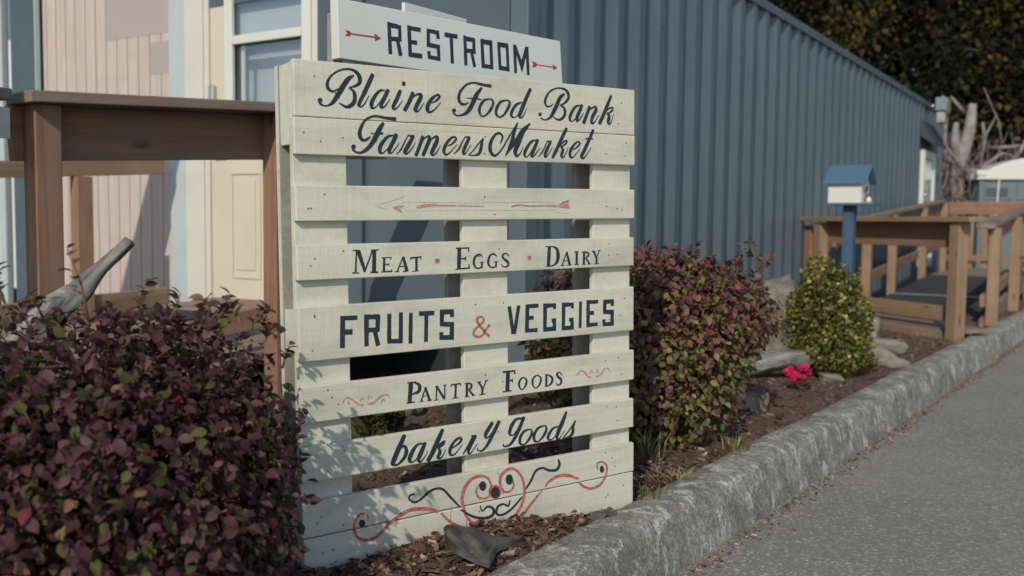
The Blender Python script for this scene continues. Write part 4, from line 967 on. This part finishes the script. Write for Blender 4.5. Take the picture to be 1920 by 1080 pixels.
def pick_wt(wfun):
    def f(P):
        out = np.empty(len(P), int); 
        Wt = np.array([wfun(p) for p in P]); Wt /= Wt.sum(1)[:, None]; c_ = Wt.cumsum(1); u = rng.random(len(P))
        return np.minimum((u[:, None] > c_).sum(1), Wt.shape[1]-1)
    return f
def tip(px, py, Y, dx, dy, L): a = at(px, py, Y); e = a + Vector((dx, dy, 1)).normalized()*L; return (tuple(a), tuple(e))
# foreground bush, left
tips = [tip(random.uniform(20, 500), random.uniform(595, 650), random.uniform(1.6, 2.0), random.gauss(0, .5), random.gauss(0, .3), random.uniform(.02, .06)) for _ in range(34)]
tips += [tip(165, 600, 1.62, -.22, -.1, .125), tip(265, 590, 1.75, .15, 0, .06), tip(530, 690, 1.95, .3, .0, .05), tip(545, 830, 1.95, .6, -.2, .07), tip(10, 570, 1.6, -.2, 0, .07)]
fb1 = [(-.93, 1.80, .44, .53, .42, .37), (-.68, 1.72, .42, .31, .30, .37), (-.74, 1.95, .49, .28, .25, .30), (-1.15, 1.70, .49, .38, .34, .31), (-.66, 1.48, .32, .25, .24, .29), (-.95, 1.35, .36, .3, .22, .29), (-.85, 1.60, .55, .36, .3, .24), (-.625, 1.86, .52, .21, .2, .26), (-.635, 1.88, .32, .205, .26, .27)]
shrub('shrub', 'dark purple leaved shrub in front of the left edge of the pallet sign', (-.85, 1.78, .14), fb1, 25000, .025, [L_pf, L_pf2, L_ol, L_od, L_rd, L_br],
      pick_wt(lambda p: (4.4, 3.8, 1.1, 1.4+max(0, (p[2]-.62)*5), .25, .3)), tips, .35, .34, 130, .12)
# shrub between sign and kerb
tips = [tip(random.uniform(1195, 1440), random.uniform(495, 545), random.uniform(3.6, 4.0), random.gauss(0, .5), random.gauss(0, .3), random.uniform(.05, .12)) for _ in range(34)]
fb2 = [(.57, 3.86, .53, .44, .45, .36), (.40, 3.75, .48, .35, .35, .34), (.76, 3.90, .60, .30, .33, .24), (.52, 3.58, .38, .36, .26, .26), (.45, 4.05, .54, .42, .35, .32), (.92, 3.95, .60, .19, .26, .15)]
shrub('shrub', 'round shrub turning from olive to plum between the pallet sign and the kerb', (.60, 3.82, .14), fb2, 18500, .032, [L_mv, L_br, L_ol2, L_gr, L_red, L_pur2],
      pick_wt(lambda p: (2.2+max(0, p[2]-.5)*11, 2.0, 1.5+max(0, .62-p[2])*9, 1.4+max(0, .6-p[2])*6, .10, 1.6+max(0, p[2]-.5)*6)), tips, .45, .34, 110, .16)
# boxwood
bb = [(1.755, 5.32, .42, .25, .235, .27), (1.69, 5.25, .63, .11, .13, .17), (1.80, 5.30, .56, .13, .15, .17), (1.77, 5.20, .31, .20, .2, .16)]
tips = [tip(random.uniform(1500, 1612), random.uniform(520, 620), 5.1+random.random()*.35, random.gauss(-.05, .3), random.gauss(-.1, .2), random.uniform(.05, .14)) for _ in range(80)] + [tip(1540, 520, 5.25, -.05, 0, .15), tip(1520, 515, 5.25, -.1, 0, .12)]
shrub('boxwood_shrub', 'small rounded yellow green boxwood shrub below the birdhouse post', (1.77, 5.3, .14), bb, 7800, .023, [L_bx, L_bx2, L_bx3],
      pick_wt(lambda p: (3, 3, .9+max(0, p[2]-.4)*2.0)), tips, .5, .42, 60, .15, .005, droop=-.4)

# weeds and grass tufts
M_gr = leafmat('grass_blade_green', (.10, .13, .035), .3, .6, .2); M_gd = leafmat('dry_grass_blade', (.30, .23, .11), .25, .7, .2)
def tuft(c, n, h, spread, mats, wts, name='grass_tuft', label='', cat='grass', lean=.5):
    mb = MB()
    for _ in range(n):
        a = random.random()*6.28; r = spread*random.random(); b0 = Vector((c[0]+r*math.cos(a), c[1]+r*math.sin(a), c[2])); hh = h*random.uniform(.5, 1.1); w = .0025
        dr_ = Vector((math.cos(a+random.gauss(0, .5)), math.sin(a+random.gauss(0, .5)), 0)); s_ = Vector((-dr_.y, dr_.x, 0))
        p1 = b0+dr_*hh*lean*.35+Vector((0, 0, hh*.6)); p2 = b0+dr_*hh*lean*1.1+Vector((0, 0, hh*.9))
        mb.add([b0-s_*w, b0+s_*w, p1+s_*w*.8, p1-s_*w*.8, p2], [(0, 1, 2, 3), (3, 2, 4)], random.choices((0, 1), wts)[0], True)
    o = mb.build(name, mats); tag(o, label, cat, None); return o
tuft(atz(1215, 862, .148), 60, .10, .06, [M_gr, M_gd], (3, 2), label='grass tuft at the right foot of the pallet sign')
tuft(atz(1380, 850, .148), 70, .07, .07, [M_gr, M_gd], (3, 2), label='grass tuft against the kerb below the round shrub')
tuft(atz(1265, 905, .150), 90, .035, .10, [M_gr, M_gd], (0, 1), label='flattened straw coloured grass beside the kerb', lean=1.6)
tuft(atz(1230, 940, .150), 26, .05, .05, [M_gr, M_gd], (2, 2), label='sparse grass sprig by the lower right corner of the sign')
tag(tuft(atz(1760, 640, .15), 80, .06, .25, [M_gr, M_gd], (1, 3), 'dry_grass', 'dry grass along the foot of the ramp post'), kind='stuff')
tuft(atz(1580, 705, .15), 60, .05, .14, [M_gr, M_gd], (3, 1), label='low green weeds in front of the boxwood')
L_wd = leafmat('dark_weed_leaf', (.04, .055, .016))
# plants behind the sign seen through its slats
for (px, py, Y, lab) in ((690, 810, 3.35, 'spiky weed behind the left opening of the pallet sign'), (730, 800, 3.5, 'smaller weed behind the middle upright of the sign')):
    c_ = at(px, py, Y); t_ = thing('weed', lab, 'weed', Vector((c_.x, c_.y, .145)))
    n = 150; A = rng.random(n)*6.28; el = rng.uniform(.5, 1.4, n); hh = rng.uniform(.03, .17, n)
    P = np.stack([c_.x+.05*np.cos(A)*rng.random(n), c_.y+.05*np.sin(A)*rng.random(n), .15+hh], 1); T = np.stack([np.cos(A)*np.cos(el), np.sin(A)*np.cos(el), np.sin(el)], 1)
    leaf_object('leaves', P, rng.normal(size=(n, 3))*.3+[0, -.3, 1], T, rng.uniform(.035, .06, n), (rng.random(n) < .3).astype(int), [L_wd, L_ol], t_, .14)

# ================================================================ flowers
M_pink = leafmat('hot_pink_petal', (.62, .018, .12), .2, .5, .3); M_redp = leafmat('scarlet_petal', (.62, .035, .03), .2, .5, .3)
def flower(name, label, heads, pm, base):
    t_ = thing(name, label, 'flower', Vector(base)); P = []; N = []; T = []; Z = []; st = MB()
    for h_ in heads:
        h_ = Vector(h_); st.tube([base, Vector(base).lerp(h_, .6)+Vector((random.gauss(0, .01), 0, .01)), h_], [.002, .0016, .0012], 5)
        for _ in range(7):
            f = h_ + Vector(rng.normal(size=3)*.012); nrm = Vector((random.gauss(0, .5), -.9, .6+random.gauss(0, .4))).normalized(); u = nrm.orthogonal(); 
            for k in range(5):
                d = Matrix.Rotation(k*1.257, 3, nrm) @ u; P.append(f); N.append(nrm); T.append(d+nrm*.25); Z.append(.0145)
    leaf_object('petals', *map(np.array, (P, N, T, Z)), np.zeros(len(P), int), [pm], t_, .42)
    o = st.build('stems', L_gr); o.parent = t_; o.matrix_basis = wm(t_).inverted()
    n = 60; A = rng.random(n)*6.28; P = np.array(base)+np.stack([np.cos(A)*.05*rng.random(n), np.sin(A)*.05*rng.random(n), .01+.06*rng.random(n)], 1)
    leaf_object('leaves', P, rng.normal(size=(n, 3))*.4+[0, -.3, 1], np.stack([np.cos(A), np.sin(A), .5+0*A], 1), rng.uniform(.018, .03, n), (rng.random(n) < .3).astype(int), [L_gr, L_ol], t_, .4)
b_ = atz(1497, 732, .15)
flower('geranium', 'hot pink geranium blooming between the two shrubs', [at(x, y, b_.y) for (x, y) in ((1476, 700), (1486, 702), (1491, 712), (1497, 720), (1503, 693), (1512, 696), (1499, 704), (1482, 695))], M_pink, tuple(b_))
b_ = atz(1628, 697, .15)
flower('geranium', 'single scarlet geranium head right of the boxwood', [at(x, y, b_.y) for (x, y) in ((1627, 680), (1629, 687), (1627, 690))], M_redp, tuple(b_))

# ================================================================ driftwood, stones, fabric
M_drift = wood('silver_driftwood', (.10, .092, .078), (.38, .35, .29), gx=4, gy=26, knots=False, bmp=.9)
M_driftd = wood('dark_grey_driftwood', (.05, .05, .046), (.40, .385, .345), gx=3, gy=45, knots=False, bmp=1.0)
M_stone = plain('pale_stone', (.19, .175, .145), .9, .35, 14, .9, 60, .1, (.09, .085, .07), .7)
def log(name, label, pts, rad, mat, cat='driftwood', n=14, rough=.12, flat=1.0):
    p0 = Vector(pts[0]); ax_ = (Vector(pts[-1])-p0).normalized(); y = Vector((0, 0, 1)).cross(ax_).normalized(); z = ax_.cross(y); Mx = frame(p0, ax_, y, z); Mi = Mx.inverted()
    K = 22; tt = np.linspace(0, 1, K); Pn = np.array(pts, float); q = np.linspace(0, 1, len(Pn)); C_ = np.stack([np.interp(tt, q, Pn[:, i]) for i in range(3)], 1); Rr = np.interp(tt, np.linspace(0, 1, len(rad)), rad)
    mb = MB(); mb.tube([Mi @ Vector(c_) for c_ in C_], list(Rr), n)
    ph_ = rng.random(8)*6.28
    for i, v_ in enumerate(mb.v):
        k = min(i//n, K-1); a_ = 2*math.pi*(i % n)/n; c_ = Mi @ Vector(C_[k]); f_ = 1 + rough*(math.sin(3*a_+ph_[0]+k*.25)+.7*math.sin(5*a_+ph_[1]-k*.2)+.5*math.sin(k*.9+ph_[2]+a_)) + random.gauss(0, rough*.18)
        w_ = Vector(v_)-c_; mb.v[i] = tuple(c_ + Vector((w_.x*f_, w_.y*f_, w_.z*f_*flat)))
    o = mb.build(name, mat, None, Mx); tag(o, label, cat); return o
log('driftwood_branch', 'weathered grey branch leaning behind the purple shrub', [(-1.62, 2.3, .12), (-1.40, 2.38, .46), at(95, 585, 2.45), at(155, 540, 2.5), at(190, 505, 2.5), at(243, 452, 2.55)], [.045, .04, .037, .026, .0175, .0165], M_driftd, 'branch', 18, .16)
log('driftwood', 'pale driftwood log lying right of the boxwood', [at(1600, 660, 5.7), at(1650, 668, 5.65), at(1675, 680, 5.6), at(1706, 686, 5.55)], [.09, .085, .05, .025], M_drift, flat=.8)
log('driftwood', 'knobbly driftwood root behind the pale log', [at(1610, 648, 6.0), at(1650, 645, 6.0), at(1685, 655, 6.0), at(1700, 648, 6.0)], [.05, .04, .045, .025], M_drift, rough=.2)
log('driftwood', 'grey flat driftwood slab behind the pink geranium', [at(1395, 690, 5.05), at(1450, 676, 5.1), at(1520, 668, 5.2)], [.055, .06, .05], M_driftd, flat=.9)
log('driftwood', 'thin bleached stick leaning against the ramp edge', [at(1618, 660, 6.05), at(1632, 632, 6.1), at(1645, 600, 6.2)], [.035, .04, .03], M_drift)
def rock(name, label, c_, rx, ry, rz_, mat, cat='stone', seed=0, base=None):
    ph_ = rng.random(12)*6.28; mb = MB()
    def fn(u, v):
        th = u*2*math.pi; f = (v-.5)*math.pi; d = Vector((math.cos(f)*math.cos(th), math.cos(f)*math.sin(th), math.sin(f)))
        k = 1+.16*math.sin(3*d.x+ph_[0]+2*d.z)+.14*math.sin(4*d.y+ph_[1])+.1*math.sin(6*d.z+ph_[2]+3*d.x)+.05*math.sin(11*d.x+ph_[3])+.05*math.sin(13*d.y+ph_[4])
        e = .55; k += random.gauss(0, .014); sg = lambda q: math.copysign(abs(q)**e, q)
        return (sg(d.x)*rx*k, sg(d.y)*ry*k, sg(d.z)*rz_*k)
    mb.grid(fn, 29, 17); o = mb.build(name, mat, None, Matrix.Translation(Vector(c_))); tag(o, label, cat); return o
rock('stone', 'pale stone at the foot of the container behind the shrubs', at(1448, 548, 6.3) - Vector((0, 0, .20)), .16, .13, .29, M_stone)
c_ = atz(1420, 775, .15); rock('stone', 'angular stone at the right foot of the round shrub', (c_.x-.02, c_.y+.08, .18), .075, .06, .05, M_stone)
c_ = atz(1590, 708, .15); rock('stone', 'flat grey stone in front of the boxwood', (c_.x-.1, c_.y, .15), .06, .04, .022, M_stone)
c_ = at(735, 812, 4.0); rock('stone', 'grey stone on the bed seen through the lower opening of the sign', (c_.x, c_.y, .17), .10, .08, .05, M_stone)
# crumpled weed fabric
M_fab = plain('faded_weed_fabric', (.085, .08, .072), .95, .3, 14, .5, 240, .1, (.15, .13, .105), .6)
def cloth(name, label, c_, X, Y, nrm, w, h, amp):
    mb = MB(); ph_ = rng.random(9)*6.28
    def fn(u, v):
        a = u-.5; b_ = v-.5; wob = .12*math.sin(7*v+ph_[0])+.07*math.sin(15*v+ph_[5]); wo2 = .12*math.sin(6*u+ph_[1])
        zf = amp*(math.sin(7*a+4*b_+ph_[2])*.5+math.sin(11*b_-5*a+ph_[3])*.35+math.sin(19*a+ph_[4]+7*b_)*.18 + abs(math.sin(9*a-7*b_+ph_[6]))*.5) - 1.6*amp*(a*a+b_*b_)*2
        p = Vector(c_) + Vector(X)*(a+wob*.3)*w*(1-.35*abs(b_)) + Vector(Y)*(b_+wo2*.3)*h + Vector(nrm)*zf
        return tuple(p)
    mb.grid(fn, 40, 40); o = mb.build(name, M_fab); s_ = o.modifiers.new('solid', 'SOLIDIFY'); s_.thickness = .002; tag(o, label, 'fabric scrap'); return o
top_ = [(838, 986, 2.31), (852, 984, 2.30), (872, 992, 2.32), (893, 994, 2.33), (912, 1003, 2.33), (940, 1004, 2.35), (985, 1013, 2.37)]
bot_ = [(838, 1012, 2.26), (846, 1034, 2.20), (866, 1046, 2.17), (892, 1058, 2.14), (916, 1066, 2.13), (930, 1036, 2.24), (985, 1016, 2.36)]
tq = [at(*p) for p in top_]; bq = [at(*p) for p in bot_]; ph_ = rng.random(8)*6.28
def fab(u, v):
    x = u*6; i = min(int(x), 5); f = x-i; p = tq[i].lerp(tq[i+1], f).lerp(bq[i].lerp(bq[i+1], f), v)
    k = math.sin(v*math.pi)*(1-.6*u); z = .024*(math.sin(9*u+4*v+ph_[0])+.6*math.sin(17*u-6*v+ph_[1])+.8*abs(math.sin(7*v+5*u+ph_[2]))+.35*math.sin(31*u+9*v+ph_[3])+.3*abs(math.sin(19*v-13*u+ph_[4]))) + .03*math.sin(v*math.pi)
    return tuple(p + Vector((-.15, -.8, .55))*z*k*1.1 + Vector((random.gauss(0, .0006), random.gauss(0, .0006), 0)))
mb = MB().grid(fab, 46, 26); o = mb.build('fabric_scrap', M_fab); sm_ = o.modifiers.new('solid', 'SOLIDIFY'); sm_.thickness = .003; tag(o, 'crumpled grey scrap of weed fabric sticking up before the sign', 'fabric scrap')
cB = at(1130, 962, 2.58); cloth('fabric_scrap', 'small dark flap of weed fabric by the right corner of the sign', cB, (.85, .5, .1), (-.3, .6, .2), (-.2, -.3, .9), .09, .05, .008)
# dry wire-like stalk standing in front of the doodle
a_ = at(845, 988, 2.28); mb = MB().tube([a_, at(845, 965, 2.3), at(848, 942, 2.31)], [.0012, .001, .0006], 5); tag(mb.build('grass_stalk', M_gd), 'thin dry stalk standing against the painted scroll face', 'stalk')

# ================================================================ trees at the back
L_t = [leafmat('dark_conifer_spray', (.014, .017, .008), .4, .7, .1, .15), leafmat('olive_spray', (.042, .045, .013), .4, .7, .15, .15), leafmat('rusty_spray', (.085, .055, .013), .4, .7, .15, .15), leafmat('black_green_spray', (.008, .011, .007), .4, .8, .05, .1)]
M_bark = plain('grey_bark', (.075, .068, .06), .9, .35, 9, .7, 30, .1, (.05, .045, .04), .6)
M_pale = plain('bleached_dead_wood', (.25, .23, .215), .85, .35, 8, .9, 30, .1, (.11, .10, .09), .8)
def tree(label, x, y, h, rad, n, zlo=1.6, sz=.12, lean=0):
    t_ = thing('tree', label, 'tree', Vector((x, y, -.06)), 'autumn tinged trees behind the container')
    mb = MB(); top = Vector((x+lean, y, h*.96)); mb.tube([(x, y, -.1), (x+lean*.3, y+.1, h*.3), (x+lean*.6, y-.1, h*.6), top], [.22, .17, .1, .03], 10)
    mb.build('trunk', M_bark, t_, wm(t_).inverted())
    lb_ = MB(); blobs = []
    for k in range(26):
        z = zlo + (h-zlo)*(k+.5)/26; a = random.random()*6.28; f = (1-(z-zlo)/(h-zlo)*.8)*random.uniform(.5, 1); e = Vector((x+lean*z/h+math.cos(a)*rad*f, y+math.sin(a)*rad*f, z+random.uniform(-.3, .3)))
        lb_.tube([(x+lean*z/h, y, z-.2), Vector((x+lean*z/h, y, z-.1)).lerp(e, .5)+Vector((0, 0, .15)), e], [.05, .035, .012], 5)
        q = rad*random.uniform(.26, .44); blobs.append((e.x*.75+x*.25, e.y*.75+y*.25, e.z, q*1.25, q*1.25, q*.75))
    for k in range(7):
        z = zlo+.2+(h-zlo)*k/9; blobs.append((x+lean*z/h, y-.5, z, rad*.55, rad*.4, rad*.38))
    lb_.build('limbs', M_bark, t_, wm(t_).inverted())
    P, N, r = blob_points(blobs, int(n*1.6), .2); Nn, T = leaf_dirs(N, .7, .8)
    g = np.sin(P[:, 0]*2.3)+np.sin(P[:, 2]*2.9+P[:, 1])+np.sin(P[:, 1]*3.1)
    MI = np.where(rng.random(len(P)) < .2, 3, 0); u = rng.random(len(P)); MI = np.where(u < .30+.12*g, 1, MI); MI = np.where(rng.random(len(P)) < .16+.08*g, 2, MI)
    leaf_object('crown', P, Nn, T, sz*rng.uniform(.5, 1.3, len(P)), MI, L_t, t_, .42, simple=True, curl=.2)
TR = [(6.1, 19.6, 9, 2.3, 8500, 2.2), (8.2, 19.0, 10, 2.3, 9500, 2.4), (10.2, 18.6, 9.5, 2.2, 9000, 2.0), (12.4, 20, 10, 2.5, 8000, 2.0), (9.2, 22, 11, 2.8, 8000, 1.2), (6.8, 23.5, 10, 2.8, 7000, 1.0), (12, 24, 11, 3, 7000, 1), (15.5, 22, 10.5, 3, 6000, 1.5)]
TL_ = ['dense dark tree rising just above the container roof', 'dark rust flecked tree above the far container door', 'dark tree with orange leaf clumps above the bleached snag', 'dark tree above the portable toilet', 'tall dark tree in the second row behind the snag', 'dark tree in the second row behind the container roof', 'tall tree in the second row behind the portable toilet', 'dark tree at the far right edge of the wood']
for lab, (x, y, h, r, n, zl) in zip(TL_, TR): tree(lab, x, y, h, r, n, zl, .13, random.gauss(0, .3))
# bare snag with lopped limbs and twigs around it
sn_ = thing('dead_snag', 'bleached dead tree with lopped limbs behind the far container end', 'dead tree', Vector((8.2, 16.6, 0)))
mb = MB(); Y_ = 16.6
mb.tube([at(1775, 470, Y_), at(1790, 370, Y_), at(1800, 300, Y_), at(1818, 245, Y_), at(1824, 195, Y_)], [.16, .14, .12, .10, .065], 12); mb.tube([at(1800, 310, Y_), at(1790, 265, Y_), at(1793, 230, Y_)], [.10, .075, .04], 10)
mb.build('trunk', M_pale, sn_, wm(sn_).inverted())
lb_ = MB()
for pp_, r in (([(1808, 212), (1795, 195), (1783, 182)], .045), ([(1776, 340), (1772, 260), (1774, 210), (1767, 180)], .05), ([(1840, 295), (1846, 260), (1843, 230)], .045), ([(1815, 330), (1775, 275), (1755, 258)], .03), ([(1835, 330), (1850, 250), (1868, 217)], .025), ([(1845, 278), (1885, 276), (1915, 273)], .04), ([(1890, 308), (1912, 285), (1925, 262)], .05), ([(1835, 315), (1880, 287), (1925, 302)], .03), ([(1755, 275), (1762, 310), (1772, 320)], .02), ([(1808, 385), (1825, 365), (1832, 355)], .05), ([(1880, 275), (1872, 225), (1860, 200), (1845, 165)], .015)):
    ps = [at(px, py, Y_+random.uniform(-.3, .3)) for px, py in pp_]; r *= .75; lb_.tube(ps, [r, r*.9, r*.8, r*.7][:len(ps)], 7)
lb_.build('limbs', M_pale, sn_, wm(sn_).inverted())
tk = MB()
for i in range(900):
    x0 = random.uniform(1740, 2050); y0 = random.uniform(300, 440); Yq = random.uniform(16.2, 18.4); a = at(x0, y0, Yq); d = Vector((random.gauss(0, .5), random.gauss(0, .3), random.gauss(.6, .6))).normalized()*random.uniform(.4, 1.3)
    r = random.uniform(.006, .018); tk.tube([a-d*.5, a+Vector((random.gauss(0, .1), 0, random.gauss(0, .1))), a+d*.5], [r, r*.8, r*.4], 4)
tag(tk.build('bramble_thicket', plain('mauve_grey_twig', (.20, .155, .15), .9, .35, 5, 0)), 'tangle of bare grey twigs and brambles under the trees', 'thicket', kind='stuff')
P = np.stack([rng.uniform(6.5, 16, 5500), rng.uniform(17.0, 19.5, 5500), rng.uniform(.0, 2.9, 5500)], 1); Nn, T = leaf_dirs(rng.normal(size=P.shape), .3, .8)
o = leaf_object('undergrowth', P, Nn, T, rng.uniform(.06, .15, len(P)), rng.choice(5, len(P), p=[.3, .2, .1, .15, .25]), L_t + [leafmat('dead_mauve_leaf', (.10, .065, .06), .4, .8, .1, .1)], None, .42, simple=True); tag(o, 'mixed dark undergrowth below the trees', 'undergrowth', kind='stuff')
nW = 16000
P = np.stack([rng.uniform(2, 34, nW), rng.uniform(25, 30, nW), rng.uniform(0, 1, nW)**.9*11], 1); Nn, T = leaf_dirs(np.tile([0, -1, .3], (nW, 1))+rng.normal(size=(nW, 3))*.5, .5, .8)
o = leaf_object('wood', P, Nn, T, rng.uniform(.35, .8, nW), rng.choice(4, nW, p=[.35, .2, .1, .35]), L_t, None, .45, simple=True); tag(o, 'far dark wood behind the nearer trees', 'wood', kind='stuff')
